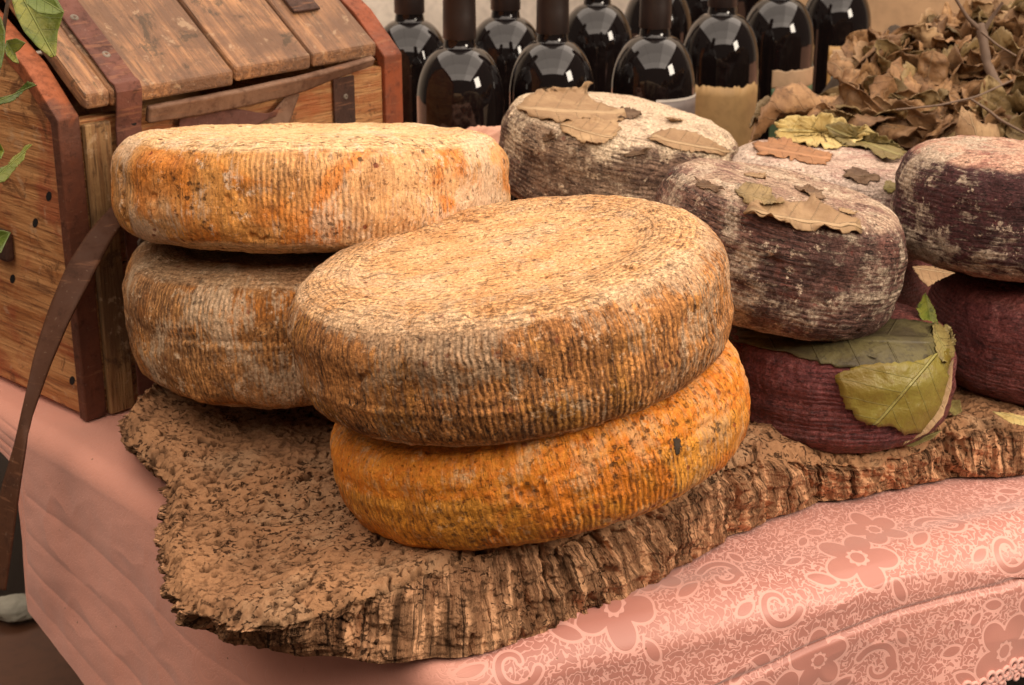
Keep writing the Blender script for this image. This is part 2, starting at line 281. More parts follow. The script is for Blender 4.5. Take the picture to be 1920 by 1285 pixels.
def mat_leaf(name, a, b, dark, rough=.6, vein=(.3, .25, .12), spot=.4, sc=1.):
    n = NT(name); ob = n.coord('Object'); uv = n.coord('UV'); info = n.new('ShaderNodeObjectInfo').outputs['Random']
    cb = n.new('ShaderNodeCombineXYZ'); n.put(cb.inputs[0], n.math('MULTIPLY', info, 7.)); n.put(cb.inputs[1], n.math('MULTIPLY', info, 3.))
    va = n.new('ShaderNodeVectorMath', operation='ADD'); n.put(va.inputs[0], ob); n.put(va.inputs[1], cb.outputs[0]); v = va.outputs[0]
    m = n.noise(v, 26 * sc, 5, .6, .5); f = n.noise(v, 150 * sc, 4, .65)
    c = n.mix(n.ramp(m, .38, .62), a, b); c = n.mix(n.math('MULTIPLY', n.ramp(f, .5, .7), spot), c, dark); c = n.mix(n.math('MULTIPLY', n.ramp(n.noise(v, 70, 6, .75), .54, .62), .6), c, dark); c = n.mix(n.math('MULTIPLY', n.ramp(n.math('MAXIMUM', n.math('ABSOLUTE', n.math('SUBTRACT', n.coord_sep(uv, 1), 0.)), 0.), .7, 1.1), .4), c, dark)
    c = n.mix(n.math('MULTIPLY', n.ramp(info, .2, 1), .6), c, dark)
    sx = n.new('ShaderNodeSeparateXYZ'); n.put(sx.inputs[0], uv)          # uv: x along 0..1, y across -1..1
    au = n.math('ABSOLUTE', sx.outputs[1]); mid = n.ramp(au, .02, .05, 1, 0)
    sv = n.math('ABSOLUTE', n.math('SINE', n.math('MULTIPLY', n.math('SUBTRACT', sx.outputs[0], n.math('MULTIPLY', au, .22)), 17.)))
    ve = n.math('MAXIMUM', mid, n.math('MULTIPLY', n.ramp(sv, .03, .10, 1, 0), .55))
    c = n.mix(n.math('MULTIPLY', ve, .33), c, vein)
    h = n.math('ADD', n.math('MULTIPLY', ve, .8), n.math('ADD', m, n.math('MULTIPLY', f, .5)))
    return n.out(c, rough, n.bump(h, 1., .0022), Specular_IOR_Level=.35)
M['dry'] = mat_leaf('dry_brown_leaf', (.40, .225, .10), (.22, .11, .045), (.08, .038, .016), .6, (.40, .27, .15))
M['dry2'] = mat_leaf('dry_olive_leaf', (.31, .21, .09), (.21, .14, .055), (.09, .055, .022), .6, (.36, .26, .12))
M['tan'] = mat_leaf('pale_tan_leaf', (.46, .30, .155), (.31, .185, .09), (.24, .14, .07), .65, (.62, .45, .26))
M['yel'] = mat_leaf('yellow_green_leaf', (.60, .47, .19), (.50, .36, .13), (.26, .16, .05), .55, (.58, .52, .24), .3)
M['olive'] = mat_leaf('olive_leaf', (.30, .25, .085), (.23, .17, .055), (.12, .08, .025), .5, (.36, .33, .12), .3)
M['moss'] = mat_leaf('dark_mossy_leaf', (.12, .10, .04), (.065, .05, .025), (.03, .022, .014), .5, (.13, .11, .05))
M['greenleaf'] = mat_leaf('yellow_green_fresh_leaf', (.25, .215, .04), (.20, .15, .025), (.17, .11, .02), .4, (.42, .40, .14), .25)
M['holly'] = mat_leaf('glossy_holly_leaf', (.13, .17, .025), (.22, .22, .035), (.04, .07, .012), .28, (.34, .38, .1), .2)
M['rust'] = mat_leaf('rust_orange_leaf', (.55, .24, .09), (.45, .2, .08), (.2, .1, .05), .6, (.6, .3, .15))
def flat(name, c, r, **k):
    n = NT(name); ob = n.coord('Object'); f = n.noise(ob, 60, 5, .6); b_ = n.noise(ob, 9, 3, .6)
    d = tuple(.62 * q for q in c); col = n.mix(n.math('MULTIPLY', n.ramp(f, .4, .7), .5), c, d); col = n.mix(n.math('MULTIPLY', n.ramp(b_, .4, .65), .4), col, d)
    return n.out(col, r, n.bump(f, .3, .0004), **k)
n_ = NT('black_wine_glass'); dust = n_.noise(n_.coord('Object'), 70, 6, .7)
M['glass'] = n_.out(n_.mix(n_.ramp(dust, .55, .8), (.006, .004, .004), (.02, .015, .013)), n_.ramp(dust, .4, .8, .02, .07), Specular_IOR_Level=.45, Coat_Weight=.25, Coat_Roughness=.01)
M['capsule'] = flat('matt_black_brown_capsule', (.022, .013, .011), .42)
M['lab_grey'] = flat('pale_grey_label', (.20, .16, .145), .5); M['lab_rim'] = flat('pale_label_rim', (.75, .68, .60), .5)
M['lab_tan'] = flat('tan_kraft_label', (.50, .31, .13), .6); M['lab_cream'] = flat('cream_label', (.55, .37, .22), .6)
M['lab_green'] = flat('green_label_band', (.10, .17, .09), .5); M['lab_teal'] = flat('teal_label_picture', (.04, .22, .20), .5); M['lab_gold'] = flat('gold_label_border', (.50, .29, .10), .45)
M['lab_sky'] = flat('pale_blue_grey_label_picture', (.28, .32, .28), .5)
M['wall'] = flat('cream_plaster', (.88, .78, .66), .85); M['sack'] = flat('beige_hessian', (.40, .28, .16), .9)
M['floor'] = flat('shade_dark_ground', (.03, .018, .012), .8); M['crate'] = flat('dark_brown_stained_wood', (.11, .042, .018), .6); M['tabw'] = flat('table_wood', (.3, .2, .12), .6)  # ground colour is near black: the shade below the table is painted into it
M['twig'] = flat('grey_brown_twig_bark', (.17, .11, .075), .8); M['stone'] = flat('pale_grey_stone', (.35, .33, .26), .7); M['pinkcl'] = flat('crumpled_pink_cloth', (.66, .36, .25), .7)
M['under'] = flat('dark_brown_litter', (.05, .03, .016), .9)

# ------------------------------------------------------------------ setting
mobj('ground', [(-6, -3, -.78), (8, -3, -.78), (8, 9, -.78), (-6, 9, -.78)], [(0, 1, 2, 3)], M['floor'])['kind'] = 'structure'
wl = mobj('wall', [(-5, 3.6, -.78), (5, 3.6, -.78), (5, 3.6, 2.2), (-5, 3.6, 2.2), (-5, 3.7, -.78), (5, 3.7, -.78), (5, 3.7, 2.2), (-5, 3.7, 2.2)],
     [(0, 1, 2, 3), (5, 4, 7, 6), (3, 2, 6, 7), (4, 0, 3, 7), (1, 5, 6, 2)], M['wall'], smooth=False)
tag(wl, 'blurred cream plaster wall far behind the row of bottles', 'wall')

# table: polygon with a corner under the cork slab
TC = np.array([-.041, .955]); fd = np.array([.502, .217]); fd /= np.linalg.norm(fd); ld = np.array([-.139, .149]); ld /= np.linalg.norm(ld)
tab = empty('market_table', (.2, 1.6, -.78)); tag(tab, 'market table hidden under the salmon pink damask cloth', 'table')
def tw(p): return (p[0] - .2, p[1] - 1.6)
q = [TC + .012 * (fd + ld), TC + fd * 1.5 + ld * .012, TC + fd * 1.5 + np.array([-.6, 1.6]), TC + ld * .75 + fd * .012]
pts_ = [tw(p) for p in q]; V = [(x, y, .752) for x, y in pts_] + [(x, y, .777) for x, y in pts_]
mobj('tabletop', V, [(3, 2, 1, 0), (4, 5, 6, 7)] + [(i, (i + 1) % 4, (i + 1) % 4 + 4, i + 4) for i in range(4)], M['tabw'], tab, False)
cen = sum(q) / 4
for p in q:
    c_ = p + (cen - p) * .25; x, y = tw(c_); a = .022
    V = [(x + i * a, y + j * a, z) for z in (0, .752) for i, j in ((-1, -1), (1, -1), (1, 1), (-1, 1))]
    mobj('leg', V, [(3, 2, 1, 0), (4, 5, 6, 7)] + [(i, (i + 1) % 4, (i + 1) % 4 + 4, i + 4) for i in range(4)], M['tabw'], tab, False)

# ---------------- tablecloth: (s, d) chart, s runs along left edge -> corner -> front edge, d from table inside to hem
RC = .03                                   # radius of the corner in plan
def edge_frame(s):                         # s array: point on outline, outward normal
    nf = np.array([fd[1], -fd[0]]); nl = np.array([-ld[1], ld[0]])
    if nl @ fd > 0: nl = -nl
    a0 = math.atan2(nl[1], nl[0]); a1 = math.atan2(nf[1], nf[0])
    while a1 < a0: a1 += 2 * math.pi
    th = a1 - a0; arc = RC * th; ctr = TC + (fd + ld) / (1 + fd @ ld) * 0; 
    # centre of the rounded corner: RC inside both edges
    A = np.array([nf, nl]); ctr = np.linalg.solve(A, np.array([nf @ TC - RC, nl @ TC - RC]))
    ang = np.clip((s + arc / 2) / arc, 0, 1) * th + a0
    nrm = np.stack([np.cos(ang), np.sin(ang)], -1); p = ctr + nrm * RC
    p = p + np.outer(np.clip(s - arc / 2, 0, None), fd) + np.outer(np.clip(-s - arc / 2, 0, None), ld)
    return p, nrm
NS, ND = 1250, 560
s = np.linspace(-.86, .95, NS); D_IN = .42
hem_front = .17; 
dh = np.interp(s, [-.86, -.64, -.595, -.575, -.40, -.30, -.08, 0, .1, .2, .30, .36, .5, .95], [.05, .05, .06, .20, .245, .28, .30, .28, .21, .155, .128, .118, .110, .105])
p0, nr = edge_frame(s)
t = np.linspace(0, 1, ND)
S = np.repeat(s[:, None], ND, 1); Dm = -D_IN + t[None, :] * (D_IN + dh[:, None])
# scale inner part at the corner so that the inside stays on the table (inner offset collapses towards the centre)
rr_ = .022
out = np.zeros_like(Dm); zz = np.zeros_like(Dm)
a = np.clip(Dm / rr_, 0, math.pi / 2); 
inn = np.minimum(Dm, 0); hang = np.clip(Dm - rr_ * math.pi / 2, 0, None)
slope = .10
out = inn + rr_ * np.sin(a) + hang * slope; zz = -rr_ * (1 - np.cos(a)) - hang * math.sqrt(1 - slope ** 2)
innx = np.where(np.abs(S) < .12, np.maximum(inn, -RC * .95), inn)
fs = 1 - sstep(-.02, -.3, -0.0 * S)          # placeholder, keeps shape
innscale = np.where(np.abs(S) < .06, 1, 1)
P2 = p0[:, None, :] + nr[:, None, :] * (out - inn)[..., None]
# inside the table: head towards an inner point instead of straight in, so sheets do not cross at the corner
inner = np.array([.10, 1.75]); mi = np.clip(-inn / D_IN, 0, 1)[..., None]
P2 = P2 * (1 - mi * .8) + inner * (mi * .8)
fold = np.sin(S * 34 + 1.3 * np.sin(S * 11) + Dm * 9) * .0055 * sstep(.02, .12, Dm) * np.where(S > .02, 1, .2)
fold += .004 * sstep(0, .12, Dm) * perlin(np.stack([S * 9, Dm * 6, 0 * S], -1))
diag = np.sin((S * .8 + Dm * 1.0) * 62) * .0010 * sstep(.02, .08, Dm) * (S < .02)
kk = Dm / dh[:, None]
diag = diag * .35
for kc, am in ((.40, .0022), (.58, .0016), (.74, .0024), (.90, .0016)): diag = diag - .55 * am * np.exp(-np.abs(kk - kc - .008 * np.sin(S * 17)) / .022) * (S < .03)
cz = np.stack([S * 1.0, Dm, 0 * S], -1); diag = diag + (.5 - np.abs(fbm(cz * np.array([1, 1.4, 1]), 12, 3, .45, 6.))) * .0022 * sstep(.02, .06, Dm)
P2 = P2 + nr[:, None, :] * (fold + diag)[..., None]
wr = fbm(np.stack([S, Dm, 0 * S], -1), 7, 3) * .0016 + .003 * np.exp(-((Dm - .05 - .03 * np.sin(S * 13)) / .004) ** 2) * (S > 0)
crease = -.0035 * np.exp(-((Dm - (.062 + .02 * np.sin(S * 9 + 1))) / .0025) ** 2) * sstep(.05, .2, S)
P2 = P2 + nr[:, None, :] * crease[..., None]
# gentle rise of the cloth near the edge (loose fold along the front)
bul = .006 * np.exp(-((Dm + .012) / .018) ** 2) * sstep(.0, .1, S) * (1 + .5 * np.sin(S * 16))
Z = zz + .001 + wr * sstep(-.10, 0, Dm) + bul
V = np.concatenate([P2, Z[..., None]], -1).reshape(-1, 3)
# damask motifs as a signed distance in the cloth chart
X_, Y_ = S.ravel(), Dm.ravel()
W = Y_ + 0.0
sdf = np.full(X_.shape, .02)
def ell(cx, cy, a_, b_, r_):
    c0, s0 = math.cos(r_), math.sin(r_); dx, dy = X_ - cx, W - cy; u = (dx * c0 + dy * s0) / a_; v = (-dx * s0 + dy * c0) / b_
    k = np.sqrt(u * u + v * v) + 1e-9; g = np.sqrt((u / a_) ** 2 + (v / b_) ** 2) / k + 1e-9
    return (k - 1) / g
def arc_(cx, cy, r0, r1, a0, a1, wd):
    best = np.full(X_.shape, 1.); 
    sel = (np.abs(X_ - cx) < .05) & (np.abs(W - cy) < .05)
    xs, ys = X_[sel], W[sel]; bb = np.full(xs.shape, 1.)
    for k in np.linspace(0, 1, 40):
        a = a0 + (a1 - a0) * k; r = r0 + (r1 - r0) * k; bb = np.minimum(bb, np.hypot(xs - cx - r * math.cos(a), ys - cy - r * math.sin(a)) - wd * (1 - .6 * k))
    best[sel] = bb; return best
def flower(cx, cy, R, rot):
    global sdf
    for k in range(5):
        a = rot + k * 2 * math.pi / 5; sdf_p = ell(cx + math.cos(a) * R * .62, cy + math.sin(a) * R * .62, R * .42, R * .325, a); sdf = np.minimum(sdf, sdf_p)
    hole = np.hypot(X_ - cx, W - cy) - R * (.30 + .035 * np.cos(9 * np.arctan2(W - cy, X_ - cx))); sdf = np.maximum(sdf, -hole); sdf = np.minimum(sdf, np.hypot(X_ - cx, W - cy) - R * .17)
def leafm(cx, cy, L, r_):
    global sdf
    c0, s0 = math.cos(r_), math.sin(r_); dx, dy = X_ - cx, W - cy; u = dx * c0 + dy * s0; v = np.abs(-dx * s0 + dy * c0)
    R = L * .9; d = np.hypot(u, v + R - L * .27) - R; sdf = np.minimum(sdf, np.maximum(d, -(np.abs(v) - .0006) * 1.0))
def unit(ox, oy):
    global sdf
    flower(ox, oy, .030, .3); flower(ox + .040, oy - .030, .024, .9)
    leafm(ox + .062, oy - .003, .016, -.5); leafm(ox - .040, oy + .012, .017, .5); leafm(ox - .052, oy - .012, .012, -.2); leafm(ox + .02, oy + .036, .014, 1.1)
    leafm(ox - .012, oy - .042, .013, .2); leafm(ox - .03, oy - .034, .010, -.7)
    sdf = np.minimum(sdf, arc_(ox + .095, oy - .012, .020, .006, -2.6, 3.0, .0026)); leafm(ox + .115, oy - .032, .011, 1.0); leafm(ox + .10, oy + .022, .012, -.4)
    sdf = np.minimum(sdf, arc_(ox - .085, oy + .024, .018, .005, .4, 6.0, .0024)); leafm(ox - .105, oy - .012, .012, .9)
for r_i, (oy, sh) in enumerate(((-.008, .122), (.098, .030), (.20, .12), (-.13, .04))):
    for k in range(-1, 5): unit(sh + k * .212, oy)
plain = sstep(.03, -.03, S).ravel()                     # left drape shows the plain weave
UVc = np.stack([X_, Y_], -1)
cl = mobj('tablecloth', V, grid_faces(NS, ND), M['cloth'], uv=UVc, attrs={'motif': sdf, 'plain': plain})
tag(cl, 'salmon pink satin damask tablecloth with flowers and squiggles', 'tablecloth')
# lace edging: rings and picots along the hem at the front
hemP = np.array(V.reshape(NS, ND, 3)[:, -1]); hs = s
def tube_ring(c, ex, ey, r, rt, n1=14, n2=6):
    VV = []; ez = np.cross(ex, ey)
    for i in range(n1):
        a = 2 * math.pi * i / n1; d = ex * math.cos(a) + ey * math.sin(a)
        for j in range(n2):
            b = 2 * math.pi * j / n2; VV.append(c + d * (r + rt * math.cos(b)) + ez * rt * math.sin(b))
    FF = [(i * n2 + j, ((i + 1) % n1) * n2 + j, ((i + 1) % n1) * n2 + (j + 1) % n2, i * n2 + (j + 1) % n2) for i in range(n1) for j in range(n2)]
    return VV, FF
LV, LF = [], []
acc = 0; 
for k, sv in enumerate(np.arange(-.3, .93, .0085)):
    i = int((sv - s[0]) / (s[-1] - s[0]) * (NS - 1)); i = min(max(i, 2), NS - 3)
    c = hemP[i]; ex = hemP[i + 2] - hemP[i - 2]; ex /= np.linalg.norm(ex); up = np.array([0, 0, 1.]); up = up - ex * (up @ ex); up /= np.linalg.norm(up)
    dip = .0022 * abs(math.sin(k * math.pi / 3)) * 1.6
    for (off, dz, r, rt) in ((0, -.0015 - dip, .0042, .0019), (.004, -.0065 - dip, .0034, .0017), (-.003, -.0105 - 1.6 * dip, .0028, .0016)):
        VV, FF = tube_ring(c + ex * off + up * dz, ex, up, r, rt); b = len(LV); LV += VV; LF += [tuple(b + q_ for q_ in f) for f in FF]
mobj('lace_edging', np.array(LV), np.array(LF), M['cloth'], cl, uv=np.zeros((len(LV), 2)), attrs={'motif': np.full(len(LV), .0016), 'plain': np.ones(len(LV)) * .0})

# ---------------- dark crate standing on the ground by the left corner of the table
def boxv(x0, x1, y0, y1, z0, z1): return [(x, y, z) for z in (z0, z1) for x, y in ((x0, y0), (x1, y0), (x1, y1), (x0, y1))]
BF = [(3, 2, 1, 0), (4, 5, 6, 7), (0, 1, 5, 4), (1, 2, 6, 5), (2, 3, 7, 6), (3, 0, 4, 7)]
def box(name, b, mat, parent=None, bev=.002, smooth=False, rot=None, loc=None):
    o = mobj(name, boxv(*b), BF, mat, parent, smooth); 
    if bev: bevel(o, bev)
    if loc is not None: o.location = loc
    if rot is not None: o.rotation_euler = rot
    return o
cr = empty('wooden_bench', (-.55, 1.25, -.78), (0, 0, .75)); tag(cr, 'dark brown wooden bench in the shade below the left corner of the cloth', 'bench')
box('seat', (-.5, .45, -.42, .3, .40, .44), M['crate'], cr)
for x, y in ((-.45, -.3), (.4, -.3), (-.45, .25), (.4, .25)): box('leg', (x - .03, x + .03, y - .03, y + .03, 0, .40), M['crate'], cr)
# pale stone on the bench
def blob(name, r, mat, sc=(1, 1, 1), amp=.15, n=32, seed=0., parent=None):
    th = np.linspace(0, math.pi, n); ph = np.linspace(0, 2 * math.pi, 2 * n); T, Pp = np.meshgrid(th, ph, indexing='ij')
    d = np.stack([np.sin(T) * np.cos(Pp), np.sin(T) * np.sin(Pp), np.cos(T)], -1); rr = r * (1 + amp * fbm(d, 1.5, 4, .5, seed))
    return mobj(name, (d * rr[..., None] * np.array(sc)).reshape(-1, 3), grid_faces(n, 2 * n)[:, ::-1], mat, parent)
st = blob('stone', .022, M['stone'], (1.3, 1, .6)); pp = atz(28, 1140, -.325); st.location = pp; tag(st, 'small pale stone on the dark bench below the cloth', 'stone')

# ------------------------------------------------------------------ cork slab
pairs = [((290, 722), .072, (300, 740)), ((232, 785), .060, (236, 812)), ((262, 838), .052, (262, 852)), ((300, 868), .048, (295, 890)), ((322, 898), .042, (322, 906)),
 ((316, 960), .040, (318, 985)), ((311, 1040), .038, (310, 1050)), ((334, 1108), .038, (335, 1135)), ((362, 1140), .040, (355, 1175)), ((430, 1152), .045, (420, 1205)),
 ((520, 1156), .050, (520, 1222)), ((640, 1130), .054, (640, 1238)), ((780, 1068), .060, (760, 1240)), ((870, 1028), .067, (880, 1230)), ((960, 1010), .073, (980, 1205)),
 ((1050, 1003), .076, (1090, 1170)), ((1140, 975), .078, (1190, 1120)), ((1290, 905), .080, (1300, 1048)), ((1370, 865), .078, (1380, 1005)), ((1430, 845), .066, (1450, 970)),
 ((1520, 858), .050, (1540, 945)), ((1640, 858), .045, (1650, 923)), ((1730, 827), .048, (1740, 905)), ((1780, 797), .055, (1790, 898)), ((1850, 787), .055, (1855, 893)),
 ((1925, 790), .050, (1925, 890)), ((2080, 780), .045, (2080, 880))]
rim = np.array([atz(*a, z) for a, z, b in pairs]); bot = np.array([atz(*b, .004) for a, z, b in pairs])
# back line below the cheeses
bk = [(-.30, 1.36, .070), (-.26, 1.38, .075), (-.20, 1.40, .078), (-.15, 1.41, .080), (-.10, 1.42, .080), (-.06, 1.42, .080), (0, 1.43, .078), (.04, 1.43, .075), (.07, 1.43, .073), (.09, 1.44, .07),
      (.11, 1.44, .07), (.13, 1.44, .068), (.15, 1.45, .066), (.17, 1.45, .062), (.19, 1.45, .058), (.22, 1.46, .052), (.25, 1.46, .048), (.28, 1.46, .046), (.31, 1.47, .045), (.34, 1.47, .045),
      (.37, 1.47, .044), (.40, 1.47, .044), (.44, 1.48, .044), (.47, 1.48, .044), (.50, 1.48, .044), (.53, 1.48, .044), (.6, 1.48, .044)]
bk = np.array(bk)
arcl = np.r_[0, np.cumsum(np.linalg.norm(np.diff(bot, axis=0), axis=1))]
NSs = 1500; ss = np.linspace(0, arcl[-1], NSs)
def cr_interp(x, xp, fp):     # smooth (catmull-like) interpolation by blurring the linear one
    y = np.stack([np.interp(x, xp, fp[:, k]) for k in range(3)], -1); kx = np.hanning(33); kx /= kx.sum()
    pad = np.pad(y, ((16, 16), (0, 0)), 'edge'); return np.stack([np.convolve(pad[:, k], kx, 'valid') for k in range(3)], -1)
rimS, botS, bkS = cr_interp(ss, arcl, rim), cr_interp(ss, arcl, bot), cr_interp(ss, arcl, bk)
# ragged outline
rag = fbm(np.stack([ss, 0 * ss, 0 * ss], -1), 28, 4, .55)[:, None] * .0035
tang = np.gradient(botS, axis=0); tang /= np.linalg.norm(tang, axis=1)[:, None]; outn = np.stack([tang[:, 1], -tang[:, 0], 0 * tang[:, 0]], -1)
NE, NT_ = 90, 330
te = np.linspace(0, 1, NE)     # 0 bottom -> 1 rim
E_ = botS[:, None] * (1 - te)[None, :, None] + rimS[:, None] * te[None, :, None]
hgt = np.linalg.norm(rimS - botS, axis=1)
bulge = np.sin(te * math.pi * .9) ** .7 * .006
SSg, TEg = np.meshgrid(ss, te, indexing='ij'); vE = TEg * hgt[:, None]
c3 = np.stack([SSg * 1., vE * 1., 0 * SSg], -1)
groove_n = fbm(c3 * np.array([36, 7, 1]) + fbm(c3, 25, 2)[..., None] * np.array([.45, 0, 0]), 1, 5, .6); slit = fbm(c3 * np.array([85, 14, 1]), 1, 3, .55, 13.); gro = -np.clip(groove_n - .10, 0, 1) * .010 - sstep(.30, .52, slit) * .0045 * sstep(-.3, .2, fbm(c3, 22, 2, .5, 2.)) + fbm(c3 * np.array([25, 9, 1]), 1, 3, .5) * .0045 + fbm(c3 * np.array([34, 60, 1]), 1, 4, .6, 5.) * .0042
endm = np.sin(np.clip(te, 0, 1) * math.pi) ** .3
E_ = E_ + outn[:, None] * ((bulge[None, :] + gro * np.clip(endm[None, :] + .35, 0, 1) + rag))[..., None]
tt = np.linspace(0, 1, NT_ + 1)[1:] ** 1.25
T_ = rimS[:, None] * (1 - tt)[None, :, None] + bkS[:, None] * tt[None, :, None]
xy = T_[..., :2].copy()
Q = np.stack([T_[..., 0], T_[..., 1], 0 * T_[..., 0]], -1)
lift = fbm(Q, 13, 5, .5) * .0055 + fbm(Q, 60, 4, .6, 3.) * .0022
pn = fbm(Q * np.array([1, 1.25, 1]), 150, 2, .5, 9.); pitv = sstep(.26, .50, pn) * sstep(-.35, .15, fbm(Q, 9, 2, .5, 4.)); pn2 = fbm(Q, 45, 3, .6, 21.); pit2 = sstep(.55, .85, pn2)
T_[..., 2] += lift - pitv * .0055 - pit2 * .006
# rounded rim: blend away from the edge
dr = np.linalg.norm(T_[..., :2] - rimS[:, None, :2], axis=-1); T_[..., 2] -= .006 * np.exp(-dr / .006) - .003 * np.exp(-((dr - .012) / .01) ** 2)
E_[..., 2] -= .006 * sstep(.7, 1, te)[None, :]
T_ += (outn * rag)[:, None] * np.exp(-dr / .03)[..., None] 
# sunken underside: keep the cheeses' contact level by limiting height under them is done through their own z
G = np.concatenate([E_, T_], 1); nv = NE + NT_
edg = np.concatenate([np.ones((NSs, NE)) * sstep(1.0, .88, te)[None, :], np.zeros((NSs, NT_))], 1); pitA = np.concatenate([np.zeros((NSs, NE)), np.clip(pitv + pit2, 0, 1)], 1)
uvk = np.concatenate([np.stack([SSg, vE], -1), np.stack([np.repeat(ss[:, None], NT_, 1), .08 + dr], -1)], 1)
slab = mobj('cork_bark_slab', G.reshape(-1, 3), grid_faces(NSs, nv), M['cork'], uv=uvk.reshape(-1, 2), attrs={'edge': edg, 'pit': pitA})
tag(slab, 'weathered slab of cork bark lying on the pink cloth under the cheeses', 'cork slab')

# ------------------------------------------------------------------ cheeses
def Rxy(tx, ty):
    tx, ty = math.radians(tx), math.radians(ty); cx, sx, cy, sy = math.cos(tx), math.sin(tx), math.cos(ty), math.sin(ty)
    return np.array([[1, 0, 0], [0, cx, -sx], [0, sx, cx]]) @ np.array([[cy, 0, sy], [0, 1, 0], [-sy, 0, cy]])
BVH = {}
def cheese(key, label, loc, tx, ty, R, H, mat, rc=.46, dish=.004, lump=.004, NU=900, NV=200, seed=0., group=None, name='cheese_wheel', spin=0., waist=0.0, calm=0, seam=None):
    r = rc * H; pr = []
    rt = R - r * 1.15
    for k in np.linspace(0, 1, 40): x = k * rt; pr.append((x, H / 2 - dish * (1 - sstep(.86, .98, k))))
    for k in np.linspace(0, 1, 30)[1:]: a = math.pi / 2 * (1 - k); e = 2.7; pr.append((rt + (R - rt) * math.cos(a) ** (2 / e), H / 2 - r + r * max(math.sin(a), 0) ** (2 / e)))
    for k in np.linspace(0, 1, 12)[1:-1]: pr.append((R - waist * math.sin(k * math.pi), H / 2 - r - k * (H - 2 * r)))
    for k in np.linspace(0, 1, 30): a = math.pi / 2 * k; e = 2.7; pr.append((rt + (R - rt) * max(math.cos(a), 0) ** (2 / e), -(H / 2 - r + r * math.sin(a) ** (2 / e))))
    pr.append((.02, -H / 2)); pr = np.array(pr); L = np.r_[0, np.cumsum(np.linalg.norm(np.diff(pr, axis=0), axis=1))]
    v = np.linspace(0, L[-1], NV); v = np.interp(np.linspace(0, 1, NV), [0, .12, .75, 1], [0, .18 * L[-1], .80 * L[-1], L[-1]])
    x = np.interp(v, L, pr[:, 0]); z = np.interp(v, L, pr[:, 1])
    k5 = np.hanning(9); k5 /= k5.sum(); x2 = np.convolve(np.pad(x, 4, 'edge'), k5, 'valid'); z2 = np.convolve(np.pad(z, 4, 'edge'), k5, 'valid'); x2[0] = x[0] = 0
    dx, dz = np.gradient(x2), np.gradient(z2); nl = np.hypot(dx, dz) + 1e-9; nx, nz = -dz / nl, dx / nl; nx, nz = np.abs(nx) * np.sign(nx + 1e-9), nz
    nx, nz = -dz / nl, dx / nl
    if nz[2] < 0 or nx[NV // 2] < 0: nx, nz = (-nx, -nz) if nx[NV // 2] < 0 else (nx, nz)
    nzz = np.where(z2 > 0, np.abs(nz), -np.abs(nz)); 
    an = np.linspace(0, 2 * math.pi, NU) + math.pi / 2 + math.radians(spin)
    ca, sa = np.cos(an)[:, None], np.sin(an)[:, None]
    P = np.stack([x2[None] * ca, x2[None] * sa, np.repeat(z2[None], NU, 0)], -1); N_ = np.stack([nx[None] * ca, nx[None] * sa, np.repeat(nzz[None], NU, 0)], -1)
    side = sstep(.45, .9, np.abs(nx))
    wob = fbm(P, 5, 3, .5, seed) * lump * (.4 + .6 * side)[None] + fbm(P, 22, 4, .55, seed + 3) * lump * .32 + fbm(P, 90, 3, .6, seed + 7) * .0006
    band = .0012 * np.sin(v / L[-1] * 70)[None] * side[None] * (.5 + .5 * perlin(P * 8 + seed)); 
    rcn = fbm(P * np.array([1, 1, .25]), 75, 2, .5, seed + 11) * .0009 * side[None]
    sag = -.02 * H * 0
    if seam is not None: sm_ = .35 + .65 * sstep(-.25, .4, perlin(P * 14 + seed)); zs = z2[None] + .004 * perlin(P * 5 + seed + 9); band = band + ((.0011 * np.exp(-((zs - seam) / .0024) ** 2) - .0010 * np.exp(-((zs - seam - .005) / .002) ** 2)) * side[None]) * sm_
    D = wob + band + rcn; D[:, 0] = D[:, 0].mean()
    P = P + N_ * D[..., None]
    pits = sstep(.7, .95, fbm(P, 40, 3, .6, seed + 31)); P = P - N_ * (pits * .0022)[..., None]
    sd_ = np.repeat(side[None], NU, 0); rimv = np.repeat((np.exp(-((np.abs(nx) - .55) / .28) ** 2) * (z2 > 0))[None], NU, 0)
    uvv = np.stack([np.repeat(((an - an[0]) * R)[:, None], NV, 1), np.repeat(v[None], NU, 0)], -1)
    o = mobj(name, P.reshape(-1, 3), grid_faces(NU, NV)[:, ::-1], mat, uv=uvv.reshape(-1, 2), attrs={'side': sd_, 'rim': rimv, 'calm': np.repeat((sstep(calm - .004, calm, z2) * sstep(.3, .7, np.abs(nx)))[None], NU, 0) if calm else sd_ * 0}, loc=loc)
    Mx = Rxy(tx, ty); o.rotation_euler = Matrix(Mx.tolist()).to_euler()
    tag(o, label, 'cheese', group)
    Wd = P.reshape(-1, 3) @ Mx.T + np.array(loc)
    st_ = 3; Gd = Wd.reshape(NU, NV, 3)[::st_, ::2]; BVH[key] = BVHTree.FromPolygons([tuple(q_) for q_ in Gd.reshape(-1, 3)], [tuple(f) for f in grid_faces(Gd.shape[0], Gd.shape[1])])
    return o
gA = 'large orange and brown cheese wheels'; gB = 'small wine dark and mouldy cheese wheels'
cheese('A', 'pale orange cheese wheel on top of the left stack in front of the chest', (-.1715, 1.34, .2385), -10, .1, .168, .090, M['cheeseA'], rc=.44, seed=1, group=gA, dish=.002)
cheese('B', 'brown bloomed cheese wheel at the bottom of the left stack', (-.172, 1.34, .1370), -3, -3, .1675, .113, M['cheeseB'], rc=.38, seam=.004, seed=5, group=gA, lump=.005)
cheese('C', 'broad golden brown cheese wheel with dished top, upper one in the centre', (-.0017, 1.11, .2010), -.2, -8.7, .1605, .096, M['cheeseC'], rc=.40, dish=.0035, lump=.003, seam=-.016, seed=9, group=gA, NU=1300, NV=260)
